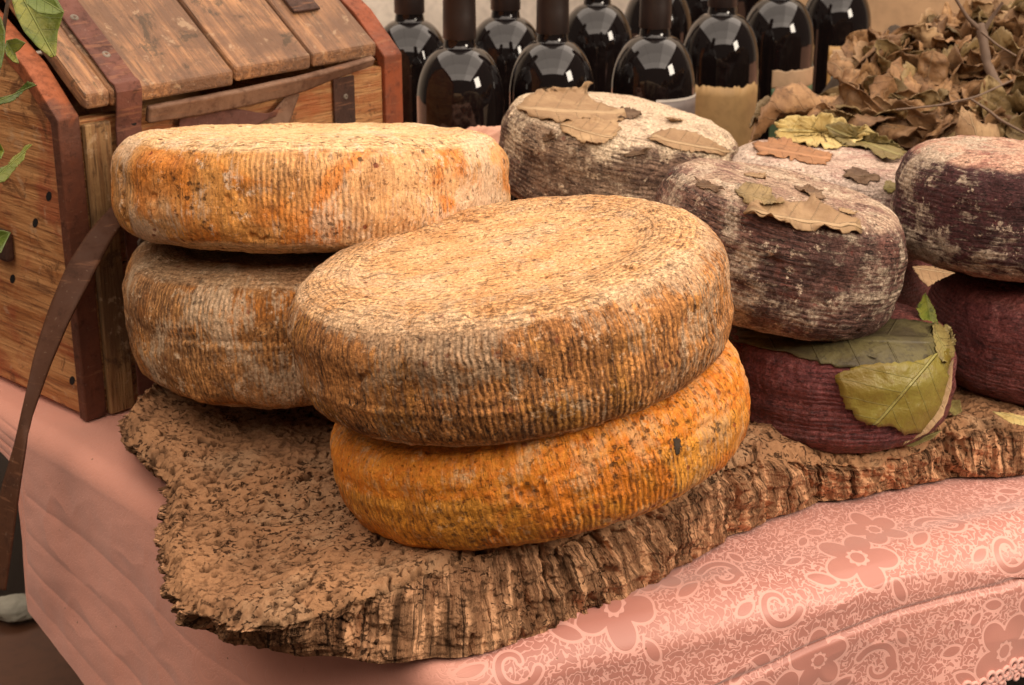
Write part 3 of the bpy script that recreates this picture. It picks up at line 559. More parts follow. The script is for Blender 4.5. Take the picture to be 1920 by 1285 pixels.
cheese('D', 'bright orange ribbed cheese wheel lying on the cork under the golden brown one', (.0205, 1.12, .1090), -4.3, -12.6, .1575, .085, M['cheeseD'], rc=.44, seed=13, group=gA, NU=1300, NV=240, waist=-.002, calm=.008, seam=.008)
cheese('E', 'grey white mouldy cheese wheel covered with tan leaves in front of the bottles', (.1056, 1.60, .1966), .4, 9.1, .1225, .098, M['cheeseE'], rc=.38, seed=17, group=gB, lump=.005, dish=.001)
cheese('F', 'mauve grey mouldy cheese wheel with a curled dry leaf on top', (.2214, 1.29, .1960), -2, 12.5, .1075, .110, M['cheeseF'], rc=.40, seed=21, group=gB, lump=.005, dish=.001)
cheese('G', 'dark plum cheese wheel with white bloom at the right edge, upper of two', (.4407, 1.36, .2110), -5, 3.6, .106, .105, M['cheeseG'], rc=.42, seed=25, group=gB, dish=.001)
cheese('H', 'burgundy cheese wheel at the right edge under the plum one', (.4800, 1.36, .1050), 2, -3, .105, .104, M['cheeseI'], rc=.42, seed=29, group=gB, dish=.001)
cheese('I', 'burgundy cheese wheel wrapped with a green leaf, standing on the cork', (.2755, 1.28, .0900), 0, -1, .0985, .092, M['cheeseI'], rc=.42, seed=33, group=gB, dish=.001)
cheese('J', 'pale mauve cheese wheel under yellow leaves behind the dry leaf cheese', (.318, 1.55, .168), 0, 3, .112, .092, M['cheeseJ'], rc=.42, seed=37, group=gB, dish=.001, NU=500, NV=120)
cheese('K', 'dark cheese wheel in the shadow under the grey white mouldy one', (.11, 1.60, .096), 0, 1, .12, .096, M['cheeseF'], rc=.42, seed=41, group=gB, NU=400, NV=100)
cheese('L', 'dark cheese wheel in the shadow under the pale mauve one', (.32, 1.57, .066), 0, 0, .112, .112, M['cheeseI'], rc=.42, seed=45, group=gB, NU=400, NV=100)

# ------------------------------------------------------------------ wooden trunk
P0 = atz(165, 797, 0); ad = np.array([.278, .299]) / .408; phi = math.atan2(ad[1], ad[0])
tr = empty('wooden_chest', (P0[0], P0[1], .003), (0, 0, phi)); tag(tr, 'old wooden chest with rusty iron bands behind the left cheese stack', 'chest')
W_, DP = .409, .34
K = math.tan(math.radians(36))
def part(name, V, Fc, mat, parent=tr, bev=.0015, smooth=False):
    o = mobj(name, V, Fc, mat, parent, smooth)
    if bev: bevel(o, bev)
    return o
def extr(poly, a0, a1):    # poly in (b, z), extruded along a
    n = len(poly); V = [(a0, b, z) for b, z in poly] + [(a1, b, z) for b, z in poly]
    return V, [tuple(range(n)), tuple(range(2 * n - 1, n - 1, -1))] + [(i, i + n, (i + 1) % n + n, (i + 1) % n) for i in range(n)]
def cheek(zoff): return [(0, 0), (0, .284 + zoff), (.045, .325 + zoff), (.16, .392 + zoff), (DP - .16, .392 + zoff), (DP - .045, .325 + zoff), (DP, .284 + zoff), (DP, 0)]
pe = [(.003, .004)] + [(b + (.003 if b < .17 else -.003), z - .004) for b, z in cheek(0)[1:-1]] + [(DP - .003, .004)]
part('end_panel', *extr(pe, .0015, .018), M['wood_e']); part('end_panel', *extr([(b, z + .006 if z > .1 else z) for b, z in pe], W_ - .018, W_ - .0015), M['wood_e'])
# metal bands wrapping the edge of each end panel
def band(a0, a1, zo, thk=.003, face=.0):
    o_ = cheek(zo); V = []; n = len(o_)
    cxy = (DP / 2, .15)
    for b, z in o_:
        db, dz = b - cxy[0], z - cxy[1]
        V.append((b, z)); 
    inn_ = [(thk * 4, 0), (thk * 4, .284 + zo - .005), (.045 + .008, .325 + zo - thk * 4), (.165, .392 + zo - thk * 4), (DP - .165, .392 + zo - thk * 4), (DP - .045 - .008, .325 + zo - thk * 4), (DP - thk * 4, .284 + zo - .005), (DP - thk * 4, 0)]
    P = []; 
    for a_ in (a0, a1): P += [(a_, b, z) for b, z in o_] + [(a_, b, z) for b, z in inn_]
    F_ = []
    for i in range(n - 1):
        F_ += [(i, i + 1, n + i + 1, n + i), (2 * n + i + 1, 2 * n + i, 3 * n + i, 3 * n + i + 1), (i + 1, i, 2 * n + i, 2 * n + i + 1), (n + i, n + i + 1, 3 * n + i + 1, 3 * n + i)]
    F_ += [(0, n, 3 * n, 2 * n), (n - 1, 3 * n - 1, 4 * n - 1, 2 * n - 1)]
    return P, F_
part('edge_band', *band(-.001, .0215, 0), M['brownband']); part('edge_band', *band(W_ - .024, W_ + .001, .006), M['redband'])
# front boards
part('front_board', *extr([(.004, .003), (.004, .14), (.020, .14), (.020, .003)], .0225, W_ - .0245), M['wood_f'])
part('front_board', *extr([(.004, .142), (.004, .279), (.020, .279), (.020, .142)], .0225, W_ - .0245), M['wood_f'])
part('back_board', *extr([(DP - .02, .003), (DP - .02, .279), (DP - .004, .279), (DP - .004, .003)], .0225, W_ - .0245), M['wood_f'])
part('bottom_board', *extr([(.022, .003), (.022, .018), (DP - .022, .018), (DP - .022, .003)], .0225, W_ - .0245), M['wood_f'])
part('corner_post', *extr([(-.004, .001), (-.004, .276), (.003, .276), (.003, .001)], .0235, .050), M['wood_p'])
# lid planks: follow the faceted dome
def lidpoly(zo=0, th=.0165): 
    z0 = .289 + zo; k = K; t2 = [(-.006, z0), (-.008, z0 + th * .9), (-.004, z0 + th), (.15, z0 + th + .154 * k), (.19, z0 + th + .154 * k), (.19, z0 + .154 * k - .002), (.15, z0 + .150 * k), (.004, z0 + .003)]
    return t2
def plank(a0, a1, zo=0., a0b=None, a1b=None):
    lp = lidpoly(zo); n = len(lp); V = [(a0 if b < .1 else (a0b if a0b is not None else a0), b, z) for b, z in lp] + [(a1 if b < .1 else (a1b if a1b is not None else a1), b, z) for b, z in lp]
    return part('lid_plank', V, [tuple(range(n)), tuple(range(2 * n - 1, n - 1, -1))] + [(i, i + n, (i + 1) % n + n, (i + 1) % n) for i in range(n)], M['wood_l'], bev=.003)
plank(.0245, .0495); plank(.0505, .186, -.001); plank(.1885, .281, .002); plank(.2835, .368, .003)
# cover slab behind the facets so the inside is closed
part('lid_back', *extr([(.19, .385), (.19, .40), (DP - .02, .385), (DP - .004, .285), (DP - .02, .284)], .0245, W_ - .026), M['wood_l'])
# iron strap over the lid and down the front
def strap(a0, a1, pts, th, mat, name='iron_strap', parent=tr):
    n = len(pts); pts = np.array(pts, float); d = np.gradient(pts, axis=0); d /= np.linalg.norm(d, axis=1)[:, None]; nr_ = np.stack([-d[:, 1], d[:, 0]], -1)
    V = []
    for a_ in (a0, a1): V += [(a_, b, z) for b, z in pts] + [(a_, b, z) for b, z in pts + nr_ * th]
    F_ = []
    for i in range(n - 1): F_ += [(i, i + 1, n + i + 1, n + i), (2 * n + i + 1, 2 * n + i, 3 * n + i, 3 * n + i + 1), (i + 1, i, 2 * n + i, 2 * n + i + 1), (n + i, n + i + 1, 3 * n + i + 1, 3 * n + i)]
    F_ += [(0, n, 3 * n, 2 * n), (n - 1, 3 * n - 1, 4 * n - 1, 2 * n - 1)]
    return part(name, V, F_, mat, parent, bev=.001)
zt = .289 + .0165
up = [(-.0045, .002), (-.0045, .10), (-.0045, .20), (-.0048, .270), (-.0085, .287), (-.0105, zt - .004), (-.008, zt + .0015), (-.002, zt + .0035)] + [(b, zt + .0025 + (b + .004) * K) for b in (.02, .06, .1, .149)]
st1 = strap(.0530, .0800, up, .0025, M['iron'])
hing = [(b, zt + .0045 + (b + .004) * K) for b in (.036, .05, .09, .149)]
st2 = strap(.297, .331, hing, .0035, M['darkiron'], 'hinge_plate')
lat = strap(.315, .343, [(.0035, .08), (.0032, .15), (.003, .22), (.003, .276)], .003, M['darkiron'], 'latch_plate')
# ragged leather strip under the lid and torn tongue
def ribbon(name, A, B, mat, parent=None, th=.0015, sub=10, seed=0., amp=.0008):
    A = np.array(A, float); B = np.array(B, float); n = len(A); tq = np.linspace(0, n - 1, n * sub); 
    ker = np.hanning(sub * 1 + 3); ker /= ker.sum(); k2 = len(ker) // 2
    def sm(Q):
        y = np.stack([np.interp(tq, np.arange(n), Q[:, k]) for k in range(3)], -1); y2 = np.pad(y, ((k2, k2), (0, 0)), 'edge'); return np.stack([np.convolve(y2[:, k], ker, 'valid')[:len(tq)] for k in range(3)], -1)
    A2, B2 = sm(A), sm(B); m = 9; u = np.linspace(0, 1, m)
    G_ = A2[:, None] * (1 - u)[None, :, None] + B2[:, None] * u[None, :, None]; G_ = G_ + (fbm(G_, 40, 3, .5, seed) * amp)[..., None] * np.array([.3, -.6, .6])
    o = mobj(name, G_.reshape(-1, 3), grid_faces(len(tq), m), mat, parent); solid(o, th, 0); return o
ribbon('leather_strip', [(.082, -.012, .284), (.13, -.012, .284), (.19, -.013, .285), (.26, -.014, .287), (.31, -.014, .290), (.362, -.012, .294)], [(.082, -.008, .270), (.13, -.006, .268), (.19, -.006, .268), (.26, -.006, .271), (.31, -.007, .280), (.362, -.008, .287)], M['tongue'], tr, .006, seed=2)
ribbon('leather_tongue', [(.12, -.003, .268), (.17, -.004, .272), (.20, -.006, .262), (.225, -.009, .256), (.245, -.005, .262)], [(.115, -.004, .235), (.17, -.008, .238), (.20, -.010, .246), (.225, -.009, .252), (.243, -.004, .252)], M['iron'], tr, .002, seed=4)
ribbon('leather_tongue', [(.20, -.003, .250), (.225, -.006, .252), (.245, -.005, .266), (.262, -.003, .280)], [(.20, -.004, .228), (.225, -.008, .230), (.248, -.007, .240), (.268, -.003, .270)], M['tongue'], tr, .002, seed=6)
def screw(a, b, z, nrm, parent, r=.0042):
    e = []; F_ = []; nn = 20; prf = [(r, 0), (r, .0006), (r * .75, .0014), (r * .35, .0016), (r * .30, .0006), (0.0001, .0004)]
    nrm = Vector(nrm).normalized(); qx = nrm.orthogonal().normalized(); qy = nrm.cross(qx)
    for pr_, pz in prf:
        for i in range(nn): aa = 2 * math.pi * i / nn; p = Vector((a, b, z)) + qx * pr_ * math.cos(aa) + qy * pr_ * math.sin(aa) + nrm * pz; e.append(tuple(p))
    for j in range(len(prf) - 1):
        for i in range(nn): F_.append((j * nn + i, j * nn + (i + 1) % nn, (j + 1) * nn + (i + 1) % nn, (j + 1) * nn + i))
    return mobj('screw', e, F_, M['screw'], parent)
nl_ = (0, -math.sin(math.radians(36)), math.cos(math.radians(36)))
def lidz(b, e=.0052): return zt + e + (b + .004) * K
for b, a in ((.022, .068), (.062, .064), (.10, .070)): screw(a, b, lidz(b) - .0005, nl_, st1)
screw(.069, -.0072, .252, (0, -1, 0), st1); screw(.069, -.0070, .16, (0, -1, 0), st1)
screw(.330, .0002, .256, (0, -1, 0), lat, .003); screw(.327, .0002, .225, (0, -1, 0), lat, .003); screw(.262, .0035, .262, (0, -1, 0), tr, .0035)
def disc(name, loc, nrm, r, mat, parent, sc=1.):
    nrm = Vector(nrm).normalized(); qx = nrm.orthogonal().normalized(); qy = nrm.cross(qx); V = []
    for i in range(14): aa = 2 * math.pi * i / 14; V.append(tuple(Vector(loc) + qx * r * math.cos(aa) + qy * r * sc * math.sin(aa)))
    top = [tuple(Vector(v) + nrm * .0003) for v in V]
    return mobj(name, V + top, [tuple(range(14, 28))] + [(i, (i + 1) % 14, (i + 1) % 14 + 14, i + 14) for i in range(14)], mat, parent, False)
M['hole'] = flat('black_nail_hole', (.006, .004, .003), .9)
disc('nail_hole', (.066, .047, lidz(.047) - .0006), nl_, .003, M['hole'], st1); disc('nail_hole', (.071, -.0072, .272), (0, -1, 0), .0028, M['hole'], st1, 1.5); disc('nail_hole', (.060, .078, lidz(.078) - .0006), nl_, .003, M['hole'], st1)
for b, z in ((.030, .21), (.058, .18), (.075, .05), (.022, .035), (.11, .115)): disc('nail_hole', (.0014, b, z), (-1, 0, 0), .0035, M['hole'], tr, 1.7)
# hasp on the end panel
part('side_handle', *extr([(.098, .135), (.098, .165), (.128, .165), (.128, .135)], -.010, .001), M['darkiron'], bev=.004)
screw(-.0105, .112, .150, (-1, 0, 0), tr, .004)

# leather belt hanging in front of the chest over the table edge
Lp = [(232, 350, 1.43), (212, 385, 1.395), (170, 430, 1.365), (125, 500, 1.345), (92, 580, 1.325), (66, 660, 1.305), (47, 740, 1.285), (30, 830, 1.27), (2, 920, 1.262), (-12, 1010, 1.258), (-16, 1110, 1.256)]
Rp = [(252, 380, 1.43), (236, 410, 1.39), (206, 455, 1.36), (168, 530, 1.335), (130, 600, 1.313), (92, 690, 1.295), (58, 790, 1.279), (46, 850, 1.258), (34, 930, 1.248), (22, 1020, 1.243), (8, 1115, 1.240)]
belt = ribbon('leather_belt', [aty(*p) for p in Lp], [aty(*p) for p in Rp], M['leather'], None, .0025, seed=3, amp=.0006)
tag(belt, 'dark brown leather belt hanging down in front of the chest corner', 'belt')

# ------------------------------------------------------------------ bottles
def lathe(name, prof, mat, parent, n=64, a0=0, a1=2 * math.pi):
    an = np.linspace(a0, a1, n); pr = np.array(prof); P = np.stack([pr[None, :, 0] * np.cos(an)[:, None], pr[None, :, 0] * np.sin(an)[:, None], np.repeat(pr[None, :, 1], n, 0)], -1)
    return mobj(name, P.reshape(-1, 3), grid_faces(n, len(pr)), mat, parent)
Rb = .052
bp = [(.0001, .006), (.03, .004), (Rb - .004, 0), (Rb, .005), (Rb, .08), (Rb, .16), (Rb, .198)]
for k in np.linspace(0, 1, 26)[1:]:
    a = k * math.pi / 2; bp.append((.0190 + (Rb - .0190) * max(math.cos(a), 0) ** (.9 + .4 * k), .198 + .064 * math.sin(a) ** 1.05))
bp = bp[:-1] + [(.0193, .2625), (.0185, .268), (.0178, .272), (.0176, .30), (.0172, .335), (.0185, .336), (.0185, .348), (.0165, .35), (.0001, .35)]
def bottle(px, Y, label, labels=(), zoff=0.):
    X = (px - 960) / FPX * (Y * math.cos(PITCH) + (CAM[2] - .2) * math.sin(PITCH))
    b = empty('wine_bottle', (X, Y, zoff + .001), (0, 0, random.uniform(-.05, .05))); tag(b, label, 'bottle', 'wine bottles in rows behind the cheeses')
    lathe('body', bp, M['glass'], b, 96)
    lathe('capsule', [(.0192, .272), (.0197, .273), (.0195, .30), (.0188, .334), (.0200, .336), (.0200, .349), (.0175, .352), (.0001, .3522)], M['capsule'], b, 64)
    for (mt, z0, z1, a0, a1, torn, e) in labels:      # label patches: angles measured from the camera side, degrees
        n, m = 60, 12; an = np.radians(np.linspace(a0, a1, n)) - math.pi / 2
        zt_ = z1 + (fbm(np.stack([an * 2, an * 0, an * 0], -1), 2.2, 4, .5, px) * torn); zz_ = z0 + (zt_[:, None] - z0) * np.linspace(0, 1, m)[None]
        P = np.stack([np.repeat(((Rb + e) * np.cos(an))[:, None], m, 1), np.repeat(((Rb + e) * np.sin(an))[:, None], m, 1), zz_], -1)
        o = mobj('label', P.reshape(-1, 3), grid_faces(n, m), M[mt], b); solid(o, .0003, 0)
    return b
bottle(863, 1.89, 'wine bottle nearest the chest in the front row, without a label in sight')
bottle(1035, 1.93, 'second wine bottle of the front row, behind the tan leaf cheese')
bottle(1225, 1.97, 'wine bottle with a pale grey label edge, third of the front row', [('lab_grey', .06, .190, 0, 85, 0, .0004), ('lab_rim', .190, .193, 0, 85, 0, .0006), ('lab_rim', .06, .1925, -1.5, 0, 0, .0006)])
bottle(1350, 2.15, 'wine bottle with a torn plain tan label', [('lab_tan', .02, .174, -60, 75, .006, .0004)])
bottle(1458, 2.30, 'wine bottle with a cream label above a green band', [('lab_cream', .143, .168, -15, 80, .002, .0005), ('lab_green', .05, .143, -15, 80, .0, .0004)])
bottle(1568, 2.45, 'rightmost wine bottle with a gold framed teal picture label', [('lab_gold', .03, .177, -20, 75, 0, .0004), ('lab_cream', .150, .172, -14, 70, 0, .0007), ('lab_sky', .07, .149, -14, 70, 0, .0007), ('lab_teal', .03, .122, 5, 70, .004, .0010)])
bottle(770, 2.09, 'wine bottle half hidden behind the right end of the chest')
bottle(948, 2.12, 'wine bottle of the back row, between the first two front bottles')
bottle(1118, 2.24, 'wine bottle of the back row, left of the grey label bottle')
bottle(1232, 2.42, 'wine bottle of the back row, hidden behind the neck of the grey label bottle')
bottle(1322, 2.58, 'wine bottle of the back row, behind the torn tan label bottle')
bottle(1420, 2.76, 'wine bottle at the back right, between the tan and green label bottles')
# crumpled cloth behind the orange cheese
pc = blob('crumpled_cloth', .036, M['pinkcl'], (1.6, 1, .7), .6, 60, 3.); pc.location = aty(893, 292, 1.74); tag(pc, 'crumpled pinkish cloth between the pale orange cheese and the mouldy one', 'cloth')
pb = box('pale_carton', (-.02, .02, -.015, .015, -.0, .165), M['pinkcl'], None, .003); pb.location = (aty(768, 300, 1.80)[0], 1.80, .001); tag(pb, 'small pale pink carton beside the right end of the chest', 'carton')
# hessian screen behind the leaf heap
sk = mobj('hessian_screen', [(.30, 2.95, .0), (1.35, 2.85, .0), (1.35, 2.85, .62), (.30, 2.95, .60), (.30, 2.97, .0), (1.35, 2.87, .0), (1.35, 2.87, .62), (.30, 2.97, .60)], [(0, 1, 2, 3), (5, 4, 7, 6), (3, 2, 6, 7), (4, 0, 3, 7), (1, 5, 6, 2)], M['sack'], smooth=False)
tag(sk, 'beige hessian covered screen behind the heap of dry leaves', 'screen')
bt = box('back_table', (-1.2, 1.9, 1.86, 2.98, -.03, 0), M['pinkcl'], None, .002); bt['kind'] = 'structure'; bt.location = (0, 0, -.002); bt.name = 'back_table'
del bt['kind']; tag(bt, 'pink covered rear table top the wine bottles stand on', 'table')

# ------------------------------------------------------------------ leaves
def inpoly_fill(poly, rings=7, per=72, jag=.0, seed=0):
    poly = np.array(poly, float); L = np.r_[0, np.cumsum(np.linalg.norm(np.diff(np.vstack([poly, poly[:1]]), axis=0), axis=1))]
    t_ = np.linspace(0, L[-1], per, endpoint=False); pc_ = np.vstack([poly, poly[:1]]); b = np.stack([np.interp(t_, L, pc_[:, k]) for k in range(2)], -1)
    c = b.mean(0); r_ = np.random.default_rng(seed)
    if jag: b = b + (b - c) / (np.linalg.norm(b - c, axis=1)[:, None] + 1e-6) * (r_.normal(size=(per, 1)) * jag)
    pts = [c[None]]
    for k in range(1, rings + 1): pts.append(c + (b - c) * (k / rings))
    pts = np.vstack(pts); F_ = [(0, 1 + i, 1 + (i + 1) % per) for i in range(per)]
    for k in range(rings - 1):
        o0, o1 = 1 + k * per, 1 + (k + 1) * per; F_ += [(o0 + i, o1 + i, o1 + (i + 1) % per, o0 + (i + 1) % per) for i in range(per)]
    edge = np.r_[0, np.repeat(np.arange(1, rings + 1) / rings, per)]
    return pts, F_, edge
def leaf_uv(pts, axis):
    (x0, y0), (x1, y1) = axis; d = np.array([x1 - x0, y1 - y0], float); L = np.linalg.norm(d); d /= L; q_ = pts - np.array([x0, y0]); u = q_ @ d / L; v = (q_ @ np.array([-d[1], d[0]])) / (L * .4); return np.stack([u, v], -1)
def stuck_leaf(key, poly, axis, mat, label, lift=.0012, curl=.004, jag=1.5, seed=0, name='dry_leaf', Yfall=None, cat='leaf', group=None):
    pts, F_, edge = inpoly_fill(poly, 8, 90, jag, seed); V = []; cs = CAM
    keys = key if isinstance(key, (list, tuple)) else [key]
    last = None
    hits = []
    for (x, y) in pts:
        d = ray(x, y); d = d / np.linalg.norm(d); best = None
        for k_ in keys:
            h = BVH[k_].ray_cast(Vector(cs), Vector(d))
            if h[0] is not None and (best is None or h[3] < best): best = h[3]
        hits.append(best)
    good = [h for h in hits if h is not None]; med_ = float(np.median(good))
    for i, (x, y) in enumerate(pts):
        d = ray(x, y); d = d / np.linalg.norm(d); h = hits[i]
        if h is None:   # off the silhouette: nearest hit depth
            j = min((k for k in range(len(pts)) if hits[k] is not None), key=lambda k: (pts[k][0] - x) ** 2 + (pts[k][1] - y) ** 2); h = hits[j]
        V.append(cs + d * (h - lift))
    V = np.array(V); nn_ = fbm(V, 45, 3, .5, seed); nrm = np.array([0, -.45, .9])
    V = V + nrm * ((np.clip(nn_ + .15, 0, 1)) * curl * edge ** 2 + .0006)[:, None]
    base = V.mean(0); o = mobj(name, V - base, F_, mat, uv=leaf_uv(pts, axis), loc=base); solid(o, .0007, 0); tag(o, label, cat, group); return o
# on the grey white cheese
stuck_leaf('E', [(968, 205), (1000, 178), (1035, 164), (1080, 166), (1112, 160), (1098, 178), (1120, 195), (1160, 205), (1175, 222), (1150, 235), (1100, 222), (1060, 232), (1015, 226), (985, 216)], ((965, 205), (1170, 215)), M['tan'], 'tan leaf at the left end of the mouldy grey white cheese top', curl=.008, seed=1)
stuck_leaf('E', [(1050, 232), (1090, 222), (1140, 228), (1165, 240), (1150, 262), (1120, 278), (1095, 272), (1072, 256), (1052, 248)], ((1050, 235), (1150, 262)), M['tan'], 'small brownish leaf piece in the middle of the mouldy grey white cheese top', curl=.005, seed=2)
stuck_leaf('E', [(1215, 262), (1240, 245), (1290, 250), (1340, 268), (1370, 285), (1355, 296), (1320, 290), (1280, 284), (1245, 275)], ((1215, 258), (1370, 288)), M['tan'], 'long tan leaf piece at the right end of the mouldy grey white cheese top', curl=.005, seed=3)
# on the mauve grey cheese
stuck_leaf('F', [(1392, 400), (1420, 385), (1500, 378), (1560, 392), (1610, 415), (1618, 440), (1560, 440), (1490, 432), (1440, 420), (1405, 412)], ((1392, 402), (1618, 430)), M['tan'], 'curled dry leaf lying on the mauve grey mouldy cheese', curl=.012, seed=5)
stuck_leaf('F', [(1378, 358), (1400, 348), (1440, 350), (1448, 372), (1470, 388), (1430, 392), (1395, 382)], ((1378, 360), (1465, 385)), M['dry2'], 'small ragged olive leaf scrap at the back of the mauve grey cheese top', curl=.008, seed=6)
scar = stuck_leaf('D', [(1262, 826), (1268, 820), (1274, 824), (1277, 836), (1274, 850), (1268, 854), (1264, 842)], ((1266, 815), (1268, 860)), M['under'], None, lift=-.0004, curl=.0, jag=1.5, seed=20, name='rind_scar', cat=None)
dD = next(o_ for o_ in bpy.data.objects if o_.get('label', '').startswith('bright orange ribbed')); bpy.context.view_layer.update(); scar.parent = dD; scar.matrix_parent_inverse = dD.matrix_world.inverted()
M['scrap'] = mat_leaf('dark_brown_leaf_scrap', (.22, .13, .07), (.13, .07, .035), (.05, .025, .014), .7, (.26, .17, .09))
rs_ = random.Random(5)
def scrap(key, x, y, w_, h_, mat, label, sd):
    n_ = 13; r0 = [rs_.uniform(.55, 1.1) for _ in range(n_)]; an_ = rs_.uniform(-.2, .35)
    P_ = []
    for k in range(n_):
        a = 2 * math.pi * k / n_; u, v = w_ * r0[k] * math.cos(a), h_ * r0[k] * math.sin(a); P_.append((x + u * math.cos(an_) - v * math.sin(an_), y + u * math.sin(an_) + v * math.cos(an_)))
    stuck_leaf(key, P_, ((x - w_, y), (x + w_, y + 2)), mat, label, lift=.0010, curl=.007, jag=1.2, seed=sd)
scrap('E', 1180, 215, 26, 9, M['scrap'], 'dark brown leaf scrap right of the tan leaf on the grey white cheese', 31)
scrap('E', 1030, 262, 14, 9, M['scrap'], 'small dark leaf fleck low on the left side of the grey white cheese', 32)
scrap('E', 1195, 290, 30, 6, M['scrap'], 'thin dark leaf sliver along the front rim of the grey white cheese', 33)
scrap('E', 1265, 228, 20, 6, M['tan'], 'small tan leaf flake near the back rim of the grey white cheese', 34)
scrap('F', 1330, 350, 34, 10, M['scrap'], 'dark brown leaf scrap at the left end of the mauve grey cheese top', 35)
scrap('F', 1520, 362, 36, 8, M['scrap'], 'dark brown leaf scrap behind the curled leaf on the mauve grey cheese', 36)
scrap('F', 1590, 398, 22, 6, M['tan'], 'tan leaf flake at the right of the mauve grey cheese top', 37)
scrap('F', 1420, 330, 26, 6, M['tan'], 'tan leaf flake at the back rim of the mauve grey cheese', 38)
scrap('J', 1610, 330, 40, 14, M['scrap'], 'brown leaf scrap on the pale mauve cheese between its two neighbours', 39)
scrap('J', 1668, 352, 16, 12, M['olive'], 'olive leaf bit on the side of the pale mauve cheese beside the plum one', 40)
# burgundy cheese wrap
stuck_leaf('I', [(1362, 618), (1420, 606), (1520, 600), (1620, 598), (1700, 600), (1760, 610), (1765, 640), (1740, 690), (1700, 694), (1620, 694), (1540, 684), (1480, 664), (1420, 654), (1370, 640)], ((1365, 625), (1765, 640)), M['moss'], 'dark mossy leaf spread over the top of the burgundy cheese', curl=.002, jag=2.2, seed=7)
stuck_leaf('I', [(1562, 705), (1600, 690), (1660, 684), (1730, 676), (1776, 655), (1782, 720), (1768, 770), (1745, 805), (1700, 818), (1688, 815), (1670, 800), (1640, 805), (1610, 790), (1585, 765), (1575, 735)], ((1760, 660), (1640, 800)), M['greenleaf'], 'yellow green leaf folded over the front of the burgundy cheese', lift=.003, curl=.004, jag=2., seed=8, name='green_leaf')
stuck_leaf('I', [(1745, 610), (1780, 618), (1792, 640), (1788, 670), (1770, 690), (1755, 660)], ((1745, 612), (1785, 680)), M['olive'], 'small olive leaf edge at the right shoulder of the burgundy cheese', lift=.004, curl=.008, seed=9, name='green_leaf')
# on pale mauve cheese
stuck_leaf('J', [(1450, 232), (1475, 222), (1510, 220), (1545, 216), (1575, 224), (1600, 236), (1640, 250), (1610, 270), (1560, 282), (1520, 276), (1480, 266), (1452, 262), (1458, 246)], ((1450, 245), (1635, 252)), M['yel'], 'pale yellow jagged leaf on the pale mauve cheese by the heap', lift=.004, curl=.006, jag=2., seed=10)
stuck_leaf('J', [(1548, 236), (1580, 230), (1625, 246), (1660, 262), (1700, 285), (1690, 300), (1655, 305), (1630, 280), (1580, 272), (1552, 252)], ((1548, 240), (1695, 295)), M['olive'], 'olive leaf overlapping the pale yellow one on the pale mauve cheese', lift=.009, curl=.006, jag=1.5, seed=11)
stuck_leaf('J', [(1410, 270), (1450, 264), (1500, 272), (1560, 290), (1552, 310), (1500, 304), (1460, 296), (1420, 290)], ((1410, 275), (1558, 300)), M['rust'], 'rust orange leaf scrap below the pale yellow leaf', lift=.002, curl=.006, jag=3., seed=12)

def free_leaf(name, poly, axis, Y, slope, mat, label, bend=.01, jag=0., seed=0, cat='leaf', group=None, th=.0006, lean=0.):
    """leaf blade traced in outline, lying on its own tilted plane and cupped across the midrib"""
    pts, F_, edge = inpoly_fill(poly, 8, 110, jag, seed); uv = leaf_uv(pts, axis); c = pts.mean(0)
    V = np.array([aty(x, y, Y + slope * (c[1] - y) / 1000 + lean * (x - c[0]) / 1000 - bend * (abs(u_[1]) ** 1.3) + .3 * bend * math.sin(u_[0] * 3)) for (x, y), u_ in zip(pts, uv)])
    base = V.mean(0); o = mobj(name, V - base, F_, mat, uv=uv, loc=base); solid(o, th, 0); tag(o, label, cat, group); return o
gH = 'green leaves of the sprig at the left edge'
free_leaf('holly_leaf', [(22, 0), (50, -12), (100, -14), (120, 22), (108, 60), (105, 105), (95, 108), (70, 88), (45, 60), (30, 30)], ((40, -10), (104, 108)), 1.22, .35, M['holly'], 'large yellow green pointed leaf at the top left corner', .012, group=gH)
free_leaf('holly_leaf', [(40, -30), (90, -20), (120, 24), (100, 28), (70, 24), (50, 8)], ((40, -25), (120, 24)), 1.20, .3, M['holly'], 'upper leaf blade cut by the top edge above the large pointed leaf', .01, group=gH)
free_leaf('holly_leaf', [(-30, 20), (2, 32), (10, 60), (8, 100), (2, 128), (-30, 128)], ((-20, 20), (0, 128)), 1.20, .3, M['holly'], 'upright green leaf cut by the left edge near the top', .01, group=gH)
free_leaf('holly_leaf', [(12, 76), (30, 72), (48, 80), (36, 94), (26, 100), (36, 120), (24, 116), (12, 104), (8, 90)], ((10, 74), (36, 120)), 1.21, .4, M['holly'], 'small dark twisted leaf over the chest plank end', .008, group=gH)
free_leaf('holly_leaf', [(-10, 186), (20, 182), (38, 166), (52, 152), (70, 160), (50, 166), (34, 182), (20, 192), (-10, 198)], ((-10, 192), (70, 158)), 1.23, .3, M['holly'], 'narrow serrated leaf pointing right across the red chest edge', .01, 1., 3, group=gH)
free_leaf('holly_leaf', [(-10, 318), (14, 310), (22, 296), (40, 284), (48, 272), (62, 270), (50, 280), (44, 300), (32, 312), (20, 328), (8, 342), (-10, 344)], ((-10, 336), (62, 270)), 1.23, .3, M['holly'], 'serrated green leaf against the pale chest end at mid height', .01, 1., 4, group=gH)
free_leaf('holly_leaf', [(-20, 262), (0, 270), (8, 284), (2, 298), (-20, 302)], ((-20, 280), (8, 284)), 1.22, .3, M['holly'], 'leaf tip just showing at the left edge above the serrated leaf', .006, group=gH)
free_leaf('holly_leaf', [(-20, 432), (4, 432), (20, 436), (12, 452), (2, 474), (-20, 480)], ((-20, 455), (20, 436)), 1.22, .3, M['holly'], 'lowest green leaf tip at the left edge beside the side handle', .008, group=gH)
